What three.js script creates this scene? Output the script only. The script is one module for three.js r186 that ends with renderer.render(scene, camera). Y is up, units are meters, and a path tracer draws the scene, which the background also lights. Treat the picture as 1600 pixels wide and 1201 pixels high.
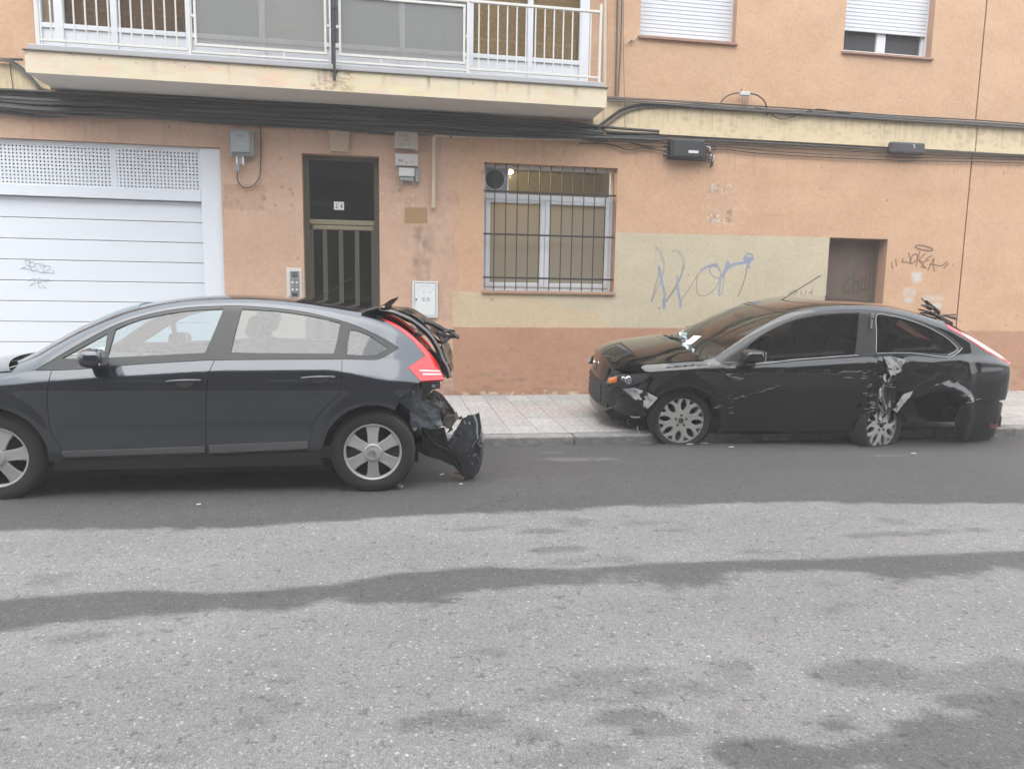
import * as THREE from 'three';
import { mergeGeometries } from 'three/addons/utils/BufferGeometryUtils.js';
import { RoundedBoxGeometry } from 'three/addons/geometries/RoundedBoxGeometry.js';

// ---------------------------------------------------------------- camera, sky, sun, exposure
const scene = new THREE.Scene();
const renderer = new THREE.WebGLRenderer({ antialias: true });
renderer.setSize(1024, 768);
renderer.toneMapping = THREE.LinearToneMapping;
renderer.toneMappingExposure = 4.25;
renderer.shadowMap.enabled = true;

const FOCAL = 1130, CX = 800, CY = 600.5, RAD = Math.PI / 180;      // lens solved from the facade's lines, in photo pixels
const camera = new THREE.PerspectiveCamera(2 * Math.atan(CY / FOCAL) / RAD, 1024 / 768, 0.1, 400);
const EYE = new THREE.Vector3(0, 1.5258, 9.55);
const yaw = 9.80017 * RAD, pitch = 7.37206 * RAD, roll = 0.94315 * RAD;
const FWD = new THREE.Vector3(Math.sin(yaw) * Math.cos(pitch), -Math.sin(pitch), -Math.cos(yaw) * Math.cos(pitch));
const R0 = new THREE.Vector3().crossVectors(FWD, new THREE.Vector3(0, 1, 0)).normalize(), U0 = new THREE.Vector3().crossVectors(R0, FWD);
const RIGHT = R0.clone().multiplyScalar(Math.cos(roll)).addScaledVector(U0, Math.sin(roll));
const UP = U0.clone().multiplyScalar(Math.cos(roll)).addScaledVector(R0, -Math.sin(roll));
camera.position.copy(EYE);
camera.quaternion.setFromRotationMatrix(new THREE.Matrix4().makeBasis(RIGHT, UP, FWD.clone().negate()));
scene.add(camera);

{ // overcast sky: a grey-white dome, brightest overhead, with faint cloud mottling
  const W = 256, H = 128, d = new Float32Array(W * H * 4);
  for (let j = 0; j < H; j++) for (let i = 0; i < W; i++) {
    const el = ((j + 0.5) / H - 0.5) * Math.PI, s = Math.max(0, Math.sin(el)), a = (i / W) * 2 * Math.PI;
    const m = 1 + 0.05 * Math.sin(a * 3 + s * 9) * Math.cos(a * 2 - s * 5) * (1 - s) + 0.04 * Math.sin(a * 5 + 1 + s * 17) * (1 - s);
    const l = (0.62 + 0.46 * s) * m, k = (j * W + i) * 4;
    d[k] = l * 0.945; d[k + 1] = l * 1.0; d[k + 2] = l * 1.06; d[k + 3] = 1;
  }
  const sky = new THREE.DataTexture(d, W, H, THREE.RGBAFormat, THREE.FloatType);
  sky.mapping = THREE.EquirectangularReflectionMapping; sky.magFilter = THREE.LinearFilter; sky.needsUpdate = true;
  scene.background = sky; scene.environment = sky;
}
const sun = new THREE.DirectionalLight(0xfff6ea, 0.5);               // the sun behind cloud: very soft
sun.position.set(-3, 24, 11); sun.target.position.set(1, 0, 3);
sun.castShadow = true; sun.shadow.radius = 100; sun.shadow.mapSize.set(2048, 2048);
Object.assign(sun.shadow.camera, { left: -16, right: 16, top: 16, bottom: -16, near: 1, far: 60 });
scene.add(sun, sun.target);
scene.fog = new THREE.FogExp2(0xe9e6e4, 0.0057);                      // added even haze, standing in for the veil of a smudged lens

// ---------------------------------------------------------------- helpers
const V = (x, y, z) => new THREE.Vector3(x, y, z);
function rng(seed) { let s = seed >>> 0; return () => { s = (s + 0x6d2b79f5) | 0; let t = Math.imul(s ^ (s >>> 15), 1 | s); t = (t + Math.imul(t ^ (t >>> 7), 61 | t)) ^ t; return ((t ^ (t >>> 14)) >>> 0) / 4294967296; }; }
const hash = (x, y) => { let h = Math.imul(x | 0, 374761393) ^ Math.imul(y | 0, 668265263); h = Math.imul(h ^ (h >>> 13), 1274126177); return ((h ^ (h >>> 16)) >>> 0) / 4294967296; };
function noise(x, y) { const i = Math.floor(x), j = Math.floor(y), f = x - i, g = y - j, u = f * f * (3 - 2 * f), v = g * g * (3 - 2 * g);
  return (hash(i, j) * (1 - u) + hash(i + 1, j) * u) * (1 - v) + (hash(i, j + 1) * (1 - u) + hash(i + 1, j + 1) * u) * v; }
function fbm(x, y, n = 4) { let s = 0, a = 0.5, t = 0; for (let k = 0; k < n; k++) { s += a * noise(x, y); t += a; a *= 0.5; x = x * 2.03 + 17.1; y = y * 2.03 + 5.7; } return s / t; }
const clamp = (x, a = 0, b = 1) => Math.min(b, Math.max(a, x)), sstep = (a, b, x) => { const t = clamp((x - a) / (b - a)); return t * t * (3 - 2 * t); }, mix = (a, b, t) => a + (b - a) * t;
function interp(pts, x, k = 1) { if (x <= pts[0][0]) return pts[0][k]; for (let i = 1; i < pts.length; i++) if (x <= pts[i][0]) return mix(pts[i - 1][k], pts[i][k], (x - pts[i - 1][0]) / (pts[i][0] - pts[i - 1][0])); return pts[pts.length - 1][k]; }
function curve(pts) { // smooth monotone-ish cubic through points (Catmull-Rom tangents, limited)
  const n = pts.length, m = pts.map((p, i) => { if (i === 0) return (pts[1][1] - p[1]) / (pts[1][0] - p[0]); if (i === n - 1) return (p[1] - pts[i - 1][1]) / (p[0] - pts[i - 1][0]);
    return (pts[i + 1][1] - pts[i - 1][1]) / (pts[i + 1][0] - pts[i - 1][0]); });
  return (x) => { if (x <= pts[0][0]) return pts[0][1] + m[0] * (x - pts[0][0]) * 0; if (x >= pts[n - 1][0]) return pts[n - 1][1];
    let i = 1; while (x > pts[i][0]) i++; const h = pts[i][0] - pts[i - 1][0], t = (x - pts[i - 1][0]) / h, t2 = t * t, t3 = t2 * t;
    return (2 * t3 - 3 * t2 + 1) * pts[i - 1][1] + (t3 - 2 * t2 + t) * h * m[i - 1] + (-2 * t3 + 3 * t2) * pts[i][1] + (t3 - t2) * h * m[i]; };
}
// a photo pixel gives a ray; the plane that the thing touches gives its place
function ray(px, py) { return RIGHT.clone().multiplyScalar((px - CX) / FOCAL).addScaledVector(UP, -(py - CY) / FOCAL).add(FWD); }
function atZ(px, py, z = 0) { const d = ray(px, py); return EYE.clone().addScaledVector(d, (z - EYE.z) / d.z); }
function atY(px, py, y = 0) { const d = ray(px, py); return EYE.clone().addScaledVector(d, (y - EYE.y) / d.y); }

const taken = new Map();
function numbered(n) { const k = taken.get(n) ?? 0; taken.set(n, k + 1); return k ? n + '_' + String(k).padStart(3, '0') : n; }
function finish(o) { o.castShadow = true; o.receiveShadow = true; return o; }
function mesh(name, geo, mat, parent, label) { const o = finish(new THREE.Mesh(Array.isArray(geo) ? join(geo) : geo, mat)); o.name = parent ? name : numbered(name); if (label) o.userData.label = label; (parent ?? scene).add(o); return o; }
function tag(o, label, category, group) { o.userData.label = label; o.userData.category = category; if (group) o.userData.group = group; return o; }
function thing(name, label, category, x = 0, y = 0, z = 0, group) { const o = new THREE.Group(); o.name = numbered(name); o.position.set(x, y, z); scene.add(o); return tag(o, label, category, group); }
function setting(o) { o.userData.kind = 'structure'; return o; }
function join(list) { if (list.length === 1) return list[0]; const l = list.map((g) => { const h = g.index ? g.toNonIndexed() : g.clone(); for (const k of Object.keys(h.attributes)) if (!['position', 'normal', 'uv'].includes(k)) h.deleteAttribute(k);
  if (!h.attributes.uv) h.setAttribute('uv', new THREE.BufferAttribute(new Float32Array(h.attributes.position.count * 2), 2)); return h; }); return mergeGeometries(l); }
const bx = (x0, x1, y0, y1, z0, z1) => new THREE.BoxGeometry(x1 - x0, y1 - y0, z1 - z0).translate((x0 + x1) / 2, (y0 + y1) / 2, (z0 + z1) / 2);
const rbx = (x0, x1, y0, y1, z0, z1, r = 0.008, s = 2) => new RoundedBoxGeometry(x1 - x0, y1 - y0, z1 - z0, s, Math.min(r, (x1 - x0) * 0.49, (y1 - y0) * 0.49, (z1 - z0) * 0.49)).translate((x0 + x1) / 2, (y0 + y1) / 2, (z0 + z1) / 2);
function tube(pts, r, seg = 40, rad = 6) { const c = new THREE.CatmullRomCurve3(pts.map((p) => (Array.isArray(p) ? V(...p) : p)), false, 'centripetal'); return new THREE.TubeGeometry(c, seg, r, rad, false); }
function rod(a, b, r, rad = 8) { const A = Array.isArray(a) ? V(...a) : a, B = Array.isArray(b) ? V(...b) : b, d = B.clone().sub(A), g = new THREE.CylinderGeometry(r, r, d.length(), rad);
  g.applyQuaternion(new THREE.Quaternion().setFromUnitVectors(V(0, 1, 0), d.clone().normalize())); const m = A.clone().add(B).multiplyScalar(0.5); return g.translate(m.x, m.y, m.z); }
function grid(nu, nv, fn) { // surface fn(u,v) in 0..1
  const p = [], uv = [], ix = []; for (let j = 0; j <= nv; j++) for (let i = 0; i <= nu; i++) { p.push(...fn(i / nu, j / nv)); uv.push(i / nu, j / nv); }
  for (let j = 0; j < nv; j++) for (let i = 0; i < nu; i++) { const a = j * (nu + 1) + i, b = a + 1, c = a + nu + 1, d = c + 1; ix.push(a, b, d, a, d, c); }
  const g = new THREE.BufferGeometry(); g.setAttribute('position', new THREE.Float32BufferAttribute(p, 3)); g.setAttribute('uv', new THREE.Float32BufferAttribute(uv, 2)); g.setIndex(ix); g.computeVertexNormals(); return g; }
function dataTex(n, m, fn, srgb = true, rep) { const d = new Uint8Array(n * m * 4); for (let j = 0; j < m; j++) for (let i = 0; i < n; i++) { const c = fn(i / n, j / m, i, j), k = (j * n + i) * 4; if (typeof c === 'number') d[k] = d[k + 1] = d[k + 2] = clamp(c, 0, 255); else { d[k] = clamp(c[0], 0, 255); d[k + 1] = clamp(c[1], 0, 255); d[k + 2] = clamp(c[2], 0, 255); } d[k + 3] = 255; }
  const t = new THREE.DataTexture(d, n, m); t.wrapS = t.wrapT = THREE.RepeatWrapping; t.magFilter = THREE.LinearFilter; t.minFilter = THREE.LinearMipmapLinearFilter; t.generateMipmaps = true; if (srgb) t.colorSpace = THREE.SRGBColorSpace; if (rep) t.repeat.set(...rep); t.needsUpdate = true; return t; }
function canvas(w, h, draw, srgb = true) { const c = document.createElement('canvas'); c.width = w; c.height = h; draw(c.getContext('2d'), w, h); const t = new THREE.CanvasTexture(c); if (srgb) t.colorSpace = THREE.SRGBColorSpace; t.wrapS = t.wrapT = THREE.ClampToEdgeWrapping; return t; }
const lin = (r, g, b) => new THREE.Color().setRGB(r, g, b);
const std = (c, roughness = 0.8, o = {}) => new THREE.MeshStandardMaterial({ color: c, roughness, ...o });
const phy = (c, roughness, o = {}) => new THREE.MeshPhysicalMaterial({ color: c, roughness, ...o });

// periodic speckle bump for plaster
const plasterBump = dataTex(512, 512, (u, v) => { const w = (x, y, f) => { const i = Math.floor(x), j = Math.floor(y), a = x - i, b = y - j, s = a * a * (3 - 2 * a), t = b * b * (3 - 2 * b), h = (p, q) => hash(((p % f) + f) % f + f * 91, ((q % f) + f) % f); return (h(i, j) * (1 - s) + h(i + 1, j) * s) * (1 - t) + (h(i, j + 1) * (1 - s) + h(i + 1, j + 1) * s) * t; };
  return 255 * (0.45 * w(u * 24, v * 24, 24) + 0.33 * w(u * 64, v * 64, 64) + 0.22 * w(u * 160, v * 160, 160)); }, false);
const M = {
  white: std(lin(0.62, 0.63, 0.65), 0.45), whitePvc: phy(lin(0.62, 0.63, 0.66), 0.35), cream: std(lin(0.55, 0.47, 0.36), 0.8), grey: std(lin(0.28, 0.29, 0.3), 0.6), dark: std(lin(0.02, 0.02, 0.021), 0.7),
  cable: std(lin(0.04, 0.037, 0.035), 0.6), cableGrey: std(lin(0.11, 0.1, 0.092), 0.7), rail: std(lin(0.6, 0.58, 0.54), 0.5), iron: std(lin(0.03, 0.028, 0.028), 0.6), interior: std(lin(0.36, 0.33, 0.29), 0.9),
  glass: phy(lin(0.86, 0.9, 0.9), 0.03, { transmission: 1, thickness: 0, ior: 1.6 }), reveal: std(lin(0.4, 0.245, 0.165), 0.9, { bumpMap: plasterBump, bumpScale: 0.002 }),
};
// ---------------------------------------------------------------- ground
const KERB = 2.62;
const stones = (() => { // crushed-stone asphalt, one tile = 1.8 m
  const N = 1024, C = 150, col = new Float32Array(N * N), bmp = new Float32Array(N * N), id = new Float32Array(N * N);
  const h = (i, j, k) => hash(((i % C) + C) % C + k * 131, ((j % C) + C) % C + k * 57);
  for (let y = 0; y < N; y++) for (let x = 0; x < N; x++) {
    const gx = (x / N) * C, gy = (y / N) * C, i0 = Math.floor(gx), j0 = Math.floor(gy); let d1 = 9, d2 = 9, b = 0;
    for (let j = j0 - 1; j <= j0 + 1; j++) for (let i = i0 - 1; i <= i0 + 1; i++) { const dx = i + 0.15 + 0.7 * h(i, j, 1) - gx, dy = j + 0.15 + 0.7 * h(i, j, 2) - gy, d = Math.hypot(dx, dy) / (0.55 + 0.6 * h(i, j, 4)); if (d < d1) { d2 = d1; d1 = d; b = h(i, j, 3); } else if (d < d2) d2 = d; }
    const e = sstep(0.0, 0.3, d2 - d1), k = y * N + x; id[k] = b; col[k] = e; bmp[k] = e * (0.45 + 0.55 * b) + 0.12 * hash(x, y);
  }
  const fine = (x, y) => hash(x, y);
  const map = dataTex(N, N, (u, v, x, y) => { const k = y * N + x, b = id[k]; const t = b > 0.985 ? 1.32 : b > 0.93 ? 1.14 : b < 0.05 ? 0.84 : 0.93 + 0.14 * b; const g = 163 * (0.86 + 0.14 * col[k]) * mix(1, t, col[k]) * (0.86 + 0.28 * fine(x >> 1, y >> 1)); const pit = (() => { const a = (x / N) * 64, e = (y / N) * 64, i = Math.floor(a), j = Math.floor(e), f = a - i, h2 = e - j, s = f * f * (3 - 2 * f), t2 = h2 * h2 * (3 - 2 * h2), H = (m, n) => hash(((m % 64) + 64) % 64 + 700, ((n % 64) + 64) % 64 + 300); return (H(i, j) * (1 - s) + H(i + 1, j) * s) * (1 - t2) + (H(i, j + 1) * (1 - s) + H(i + 1, j + 1) * s) * t2; })(), pd = 1 - 0.2 * sstep(0.86, 0.93, pit + 0.1 * (hash(x >> 2, y >> 2) - 0.5)); const w = (b * 37) % 1; if (pd < 1) return [g * pd, g * pd, g * pd]; return [g * (1 + 0.02 * w), g, g * (0.985 + 0.03 * w)]; });
  const bump = dataTex(N, N, (u, v, x, y) => 255 * clamp(bmp[y * N + x]), false);
  return { map, bump };
})();
{
  const px = (a) => a.map(([x, y]) => { const p = atY(x, y); return [p.x, p.z]; });
  const wet = px([[-700, 842], [0, 830], [200, 828], [400, 822], [550, 815], [700, 803], [800, 800], [1000, 792], [1200, 786], [1600, 787], [2300, 786]]);
  const sTop = px([[-700, 960], [0, 937], [200, 922], [350, 925], [520, 912], [620, 895], [760, 885], [900, 890], [1000, 880], [1250, 872], [1600, 860], [2400, 850]]);
  const sBot = px([[-700, 1000], [0, 978], [200, 972], [380, 955], [550, 935], [680, 940], [900, 912], [1000, 905], [1100, 910], [1250, 890], [1400, 902], [1600, 892], [2400, 886]]);
  // damp patches near the camera, and two pale dusty spills by the kerb: px centre, size in metres, strength
  const blob = [[690, 1125, 0.16, 0.07, 0.5], [840, 1150, 0.1, 0.05, 0.5], [985, 1122, 0.12, 0.05, 0.6], [1040, 1140, 0.12, 0.04, 0.45], [1140, 1120, 0.06, 0.05, 0.3], [1360, 1050, 0.28, 0.09, 0.5], [1480, 1062, 0.3, 0.09, 0.4], [1570, 1050, 0.25, 0.1, 0.45], [1280, 1180, 0.45, 0.12, 0.75], [1480, 1170, 0.5, 0.2, 0.75], [1600, 1150, 0.4, 0.25, 0.75], [900, 1075, 0.3, 0.03, 0.15], [440, 1062, 0.05, 0.03, 0.4], [850, 830, 0.2, 0.06, 0.55], [870, 858, 0.16, 0.05, 0.5], [1440, 832, 0.5, 0.05, 0.5], [1050, 828, 0.12, 0.03, 0.4], [890, 812, 0.1, 0.03, 0.4], [280, 1180, 0.12, 0.03, 0.3], [40, 1110, 0.12, 0.03, 0.3], [900, 1180, 0.2, 0.05, 0.35]].map(([x, y, a, b, s]) => { const p = atY(x, y); return [p.x, p.z, a, b, s]; });
  const dust = [[910, 717, 0.36, 0.085, 1], [860, 707, 0.14, 0.03, 0.7], [1395, 711, 0.26, 0.05, 0.75], [1450, 708, 0.12, 0.02, 0.9]].map(([x, y, a, b, s]) => { const p = atY(x, y); return [p.x, p.z, a, b, s]; });
  const X0 = -14, X1 = 18, Z0 = KERB - 0.05, Z1 = 11.3, nx = 900, nz = 290;
  const damp = (x, z) => { // 0 dry .. 1 wet
    const wob = (fbm(x * 1.7 + 3, z * 3.1, 4) - 0.5) * 0.34 + (fbm(x * 7, z * 13, 4) - 0.5) * 0.3 + (fbm(x * 24, z * 40, 2) - 0.5) * 0.1;
    const zb = interp(wet, x); let w = 0.95 * sstep(0.035, -0.045, z - zb - wob * 0.35);
    const a = interp(sTop, x), b = interp(sBot, x); w = Math.max(w, 0.86 * sstep(-0.012, 0.03, z - a - wob * 0.12) * sstep(0.05, -0.06, z - b - wob * 0.8));
    for (const [cx, cz, ra, rb, s] of blob) { const q = ((x - cx) / ra) ** 2 + ((z - cz) / rb) ** 2; if (q < 6) w = Math.max(w, s * sstep(1.5, 0.55, q + (fbm(x * 7, z * 11, 4) - 0.5) * 3.2)); }
    w = Math.max(w, 0.42 * sstep(0.66, 0.82, fbm(x * 2.3 + 40, z * 6.5 + 9, 4)) * sstep(zb, zb + 0.2, z));
    return w; };
  const p = [], c = [], uv = [], uv1 = [], ix = [], rough = [];
  for (let j = 0; j <= nz; j++) for (let i = 0; i <= nx; i++) {
    const x = mix(X0, X1, i / nx), z = mix(Z0, Z1, j / nz), w = damp(x, z);
    let l = mix(0.47, 0.145, w) * (0.86 + 0.28 * fbm(x * 0.8, z * 2.2, 4)) * (0.94 + 0.12 * fbm(x * 6, z * 9, 3)), d = 0;
    for (const [cx, cz, ra, rb, s] of dust) { const q = ((x - cx) / ra) ** 2 + ((z - cz) / rb) ** 2; if (q < 5) d = Math.max(d, s * sstep(1.25, 0.35, q + (fbm(x * 8, z * 20, 4) - 0.5) * 2.4)); }
    l = mix(l, 0.3, d * 0.85); p.push(x, (fbm(x * 0.7, z * 0.7, 3) - 0.5) * 0.004, z); const t = 0.012 * w; c.push(l * (1.005 + t), l * 0.995, l * (0.985 - 0.02 * d)); uv.push(x / 1.8, z / 1.8); }
  for (let j = 0; j < nz; j++) for (let i = 0; i < nx; i++) { const a = j * (nx + 1) + i, b = a + 1, e = a + nx + 1, f = e + 1; ix.push(a, e, f, a, f, b); }
  const g = new THREE.BufferGeometry(); g.setAttribute('position', new THREE.Float32BufferAttribute(p, 3)); g.setAttribute('color', new THREE.Float32BufferAttribute(c, 3)); g.setAttribute('uv', new THREE.Float32BufferAttribute(uv, 2)); g.setIndex(ix); g.computeVertexNormals();
  setting(tag(mesh('road', g, new THREE.MeshStandardMaterial({ color: 0xffffff, map: stones.map, bumpMap: stones.bump, bumpScale: 0.0035, vertexColors: true, roughness: 0.78 })), 'grey asphalt street with damp dark streaks along it', 'road'));
  setting(tag(mesh('ground', bx(-90, 90, -0.3, -0.03, -60, 70), std(lin(0.1, 0.1, 0.1), 0.9)), 'plain ground under and beyond the street', 'ground'));
}
const walkY = (z) => 0.094 + (2.45 - z) / 2.45 * 0.036;
{ // pavement: bedding sheet, square concrete tiles, granite kerb stones
  const walk = setting(tag(mesh('sidewalk', grid(2, 1, (u, v) => { const z = mix(-0.3, 2.5, v); return [mix(-14, 18, u), walkY(z) - 0.006, z]; }), std(lin(0.1, 0.095, 0.09), 0.95)), 'pale tiled pavement between the facade and the kerb', 'sidewalk'));
  const tileTex = dataTex(256, 256, (u, v, x, y) => { const n = 0.5 * noise(u * 9, v * 9) + 0.3 * noise(u * 30, v * 30) + 0.2 * hash(x, y); return 205 + 46 * (n - 0.5) * 1.3; });
  const TX = 0.295, TZ = 0.4, gap = 0.005, base = lin(0.5, 0.475, 0.46);
  const mats = [1, 0.93, 1.06, 0.87, 0.98].map((k) => std(base.clone().multiplyScalar(k), 0.88, { map: tileTex, bumpMap: plasterBump, bumpScale: 0.0015 }));
  const pink = [lin(0.5, 0.43, 0.415), lin(0.49, 0.445, 0.43)].map((k) => std(k, 0.88, { map: tileTex, bumpMap: plasterBump, bumpScale: 0.0015 }));
  const slope = Math.atan(0.036 / 2.45), one = [0, 1, 2].map(() => new RoundedBoxGeometry(TX - gap, 0.03, TZ - gap, 1, 0.003)), r = rng(5), rest = [];
  for (let i = -47; i < 61; i++) for (let k = 0; k < 7; k++) {
    const x = 1.235 + (i + 0.5) * TX, z1 = 2.45 - k * TZ, z0 = Math.max(z1 - TZ, 0.001), z = (z0 + z1) / 2; if (z1 - z0 < 0.03) continue;
    const far = k === 6, seen = (x > 0.2 && x < 4.2) || (x > 7.2 && x < 9.9), y = walkY(z) - 0.0145 + (r() - 0.5) * 0.0022, dx = (r() - 0.5) * 0.002, t = Math.floor(r() * 5);
    if (!seen) { rest.push(new THREE.BoxGeometry(TX - gap, 0.03, z1 - z0 - gap).rotateX(slope).translate(x, y, z)); continue; }
    const isPink = (k === 2 || k === 3) && (i === 0 || i === 2) || (k === 3 && i === 1) || (k === 3 && i === 3) ;
    const o = mesh('tile', far ? new RoundedBoxGeometry(TX - gap, 0.03, z1 - z0 - gap, 1, 0.003) : one[0], isPink ? pink[(i + k) % 2 ? 1 : 0] : mats[t], walk);
    o.position.set(x + dx, y, z); o.rotation.x = slope; o.rotation.y = r() > 0.5 && !far ? Math.PI : 0;
  }
  const m = mesh('paving_tiles', rest, mats[0], walk); m.userData.kind = 'stuff';
  const kerb = thing('kerb', 'worn granite kerb stones edging the tiled pavement', 'kerb'); setting(kerb);
  const kTex = dataTex(256, 128, (u, v, x, y) => 150 + 90 * (0.5 * fbm(u * 14, v * 7, 4) + 0.5 * hash(x, y) - 0.5) + (hash(x >> 1, y >> 1) > 0.9 ? -40 : 0));
  const kM = [0.62, 0.54, 0.68].map((k) => std(lin(k, k * 0.97, k * 0.94), 0.9, { map: kTex, bumpMap: kTex, bumpScale: 0.006 })), xj = atY(892, 690).x;
  for (let i = -14; i < 15; i++) { const x0 = xj + i * 1.02 + 0.004, x1 = xj + (i + 1) * 1.02 - 0.004, L = x1 - x0, q = rng(i + 99), w = q() * 0.012;
    const g = new RoundedBoxGeometry(L, 0.2, 0.165, 4, 0.022).translate((x0 + x1) / 2, -0.008, KERB - 0.083 - w * 0.5), P = g.attributes.position;
    for (let n = 0; n < P.count; n++) { const a = P.getX(n), b = P.getY(n), c = P.getZ(n); P.setZ(n, c + (fbm(a * 5, b * 20 + c * 9, 3) - 0.5) * 0.018); P.setY(n, b + (fbm(a * 4 + 9, c * 12, 3) - 0.5) * 0.012); }
    g.computeVertexNormals(); mesh('kerb_stone', g, kM[((i % 3) + 3) % 3], kerb); }
  // the far side of the street, behind the camera
  setting(tag(mesh('sidewalk', bx(-14, 18, -0.1, 0.1, 11.3, 13.2), std(lin(0.36, 0.34, 0.33), 0.9)), 'pavement on the other side of the street', 'sidewalk'));
}
// ---------------------------------------------------------------- facade
const building = thing('apartment_building', 'salmon rendered apartment building with balcony, garage door and barred window', 'building');
const TXX = -5.6, TXW = 16, TYH = 8;                                   // the painted sheet of the wall in metres
const openings = { garage: [-7.2, -2.0, 0.0, 3.19], door: [-1.04, -0.1, 0.0, 3.175], window: [1.237, 3.033, 1.525, 3.168], niche: [6.2, 7.12, 0.13, 2.352], sh1: [3.27, 4.61, 4.845, 6.2], sh2: [6.2, 7.56, 4.855, 6.2], gallery: [-3.75, 2.58, 3.9, 6.35] };
const JX = 8.369;                                                      // the joint between the two facades
const wallMap = canvas(2048, 1024, (g, w, h) => {
  const S = w / TXW, X = (x) => (x - TXX) * S, Y = (y) => h - y * S, PX = (px, py) => { const p = atZ(px, py); return [X(p.x), Y(p.y)]; };
  const poly = (pts, fill) => { g.fillStyle = fill; g.beginPath(); pts.forEach(([a, b], i) => { const q = PX(a, b); i ? g.lineTo(...q) : g.moveTo(...q); }); g.closePath(); g.fill(); };
  const stroke = (pts, style, wd) => { g.strokeStyle = style; g.lineWidth = wd * S; g.lineCap = 'round'; g.lineJoin = 'round'; g.beginPath(); const q = pts.map(([a, b]) => PX(a, b)); g.moveTo(...q[0]); for (let i = 1; i < q.length - 1; i++) g.quadraticCurveTo(...q[i], (q[i][0] + q[i + 1][0]) / 2, (q[i][1] + q[i + 1][1]) / 2); g.lineTo(...q[q.length - 1]); g.stroke(); };
  g.fillStyle = '#cda586'; g.fillRect(0, 0, w, h);
  g.fillStyle = '#cba586'; g.fillRect(0, 0, w, Y(3.7));
  // pier between garage and window is duller
  g.fillStyle = '#caa78f'; g.fillRect(0, Y(3.7), X(0.82), h);
  // dado and cream patches
  g.fillStyle = '#b58a70'; g.fillRect(X(0.845), Y(1.045), w, h);
  g.fillStyle = '#bd9984'; g.fillRect(X(-2), Y(0.62), X(0.84) - X(-2), h);
  poly([[706, 455], [960, 461], [962, 363], [1299, 371], [1294, 470], [1290, 520], [1300, 512.6], [707, 511]], '#c6b99f');
  poly([[706, 455], [806, 458], [930, 490], [960, 512], [707, 511]], '#ccb798');
  // weathering: soft blotches with their own outline
  const r = rng(11);
  const spot = (x, y, a, b, col, al) => { g.save(); g.translate(X(x), Y(y)); g.scale(a * S, b * S); const q = g.createRadialGradient(0, 0, 0, 0, 0, 1); q.addColorStop(0, col); q.addColorStop(1, col.replace(/[\d.]+\)$/, '0)')); g.globalAlpha = al; g.fillStyle = q; g.beginPath(); g.arc(0, 0, 1, 0, 7); g.fill(); g.restore(); };
  for (let k = 0; k < 520; k++) { const t = r(); spot(TXX + r() * TXW, r() * TYH, 0.08 + r() * 0.5, 0.06 + r() * 0.35, t < 0.5 ? 'rgba(240,200,160,1)' : t < 0.8 ? 'rgba(150,100,75,1)' : 'rgba(190,170,150,1)', 0.025 + r() * 0.03); }
  for (let k = 0; k < 160; k++) spot(0.2 + r() * 0.7, 0.2 + r() * 2.5, 0.02 + r() * 0.08, 0.03 + r() * 0.1, 'rgba(140,118,105,1)', 0.12); // scuffed grey plaster by the downpipe
  for (let k = 0; k < 90; k++) spot(0.45 + (r() - 0.5) * 0.22, 1.2 + r() * 1.2, 0.015 + r() * 0.05, 0.03 + r() * 0.09, 'rgba(105,92,85,1)', 0.16);
  for (let k = 0; k < 60; k++) { const x = TXX + r() * TXW, y = r() * 3.6; g.fillStyle = `rgba(${90 + r() * 60},${70 + r() * 50},${60 + r() * 40},${0.15 + r() * 0.3})`; g.beginPath(); g.ellipse(X(x), Y(y), 1 + r() * 2, 1 + r() * 1.6, r() * 3, 0, 7); g.fill(); }
  // runs of dirt under the band
  for (let k = 0; k < 150; k++) { const x = TXX + r() * TXW, y = 3.62 - r() * 0.1, l = 0.05 + r() * 0.4; g.strokeStyle = `rgba(120,95,80,${0.03 + r() * 0.07})`; g.lineWidth = 1 + r() * 5; g.beginPath(); g.moveTo(X(x), Y(y)); g.lineTo(X(x) + (r() - 0.5) * 4, Y(y - l)); g.stroke(); }
  // splashed dirt and flaking render at the foot
  for (let k = 0; k < 900; k++) { const x = TXX + r() * TXW, y = 0.1 + Math.pow(r(), 2.2) * 0.42; g.fillStyle = `rgba(${110 + r() * 40},${88 + r() * 35},${72 + r() * 30},${0.1 + r() * 0.16})`; g.beginPath(); g.ellipse(X(x), Y(y), 2 + r() * 12, 1 + r() * 4, 0, 0, 7); g.fill(); }
  for (let k = 0; k < 110; k++) { const x = 0.9 + r() * 9, y = 0.13 + r() * r() * 0.07; g.fillStyle = `rgba(205,190,170,${0.4 + r() * 0.5})`; g.beginPath(); g.ellipse(X(x), Y(y), 1 + r() * 6, 1 + r() * 2, 0, 0, 7); g.fill(); }
  poly([[764, 614], [770, 611.5], [776, 612], [778, 616], [764, 617]], '#cdbba4');
  // patches of bare plaster
  const patch = (a, b, c, d, col, n) => { const p0 = PX(a, b), p1 = PX(c, d); for (let k = 0; k < n; k++) { const e = r() < 0.6, ex = r(), ey = r(); let x = mix(p0[0], p1[0], ex), y = mix(p0[1], p1[1], ey); if (e) { if (r() < 0.5) x = r() < 0.5 ? p0[0] : p1[0]; else y = r() < 0.5 ? p0[1] : p1[1]; } g.fillStyle = col[Math.floor(r() * col.length)]; g.globalAlpha = 0.2 + r() * 0.35; g.beginPath(); g.ellipse(x + (r() - 0.5) * 3, y + (r() - 0.5) * 3, 0.6 + r() * 3.2, 0.5 + r() * 2.2, r() * 3, 0, 7); g.fill(); } g.globalAlpha = 1; };
  poly([[350, 288], [411, 289], [412, 328], [352, 326]], 'rgba(176,140,118,0.45)'); patch(350, 288, 412, 328, ['#a3846e', '#b89a82', '#b0907a'], 120);
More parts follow.
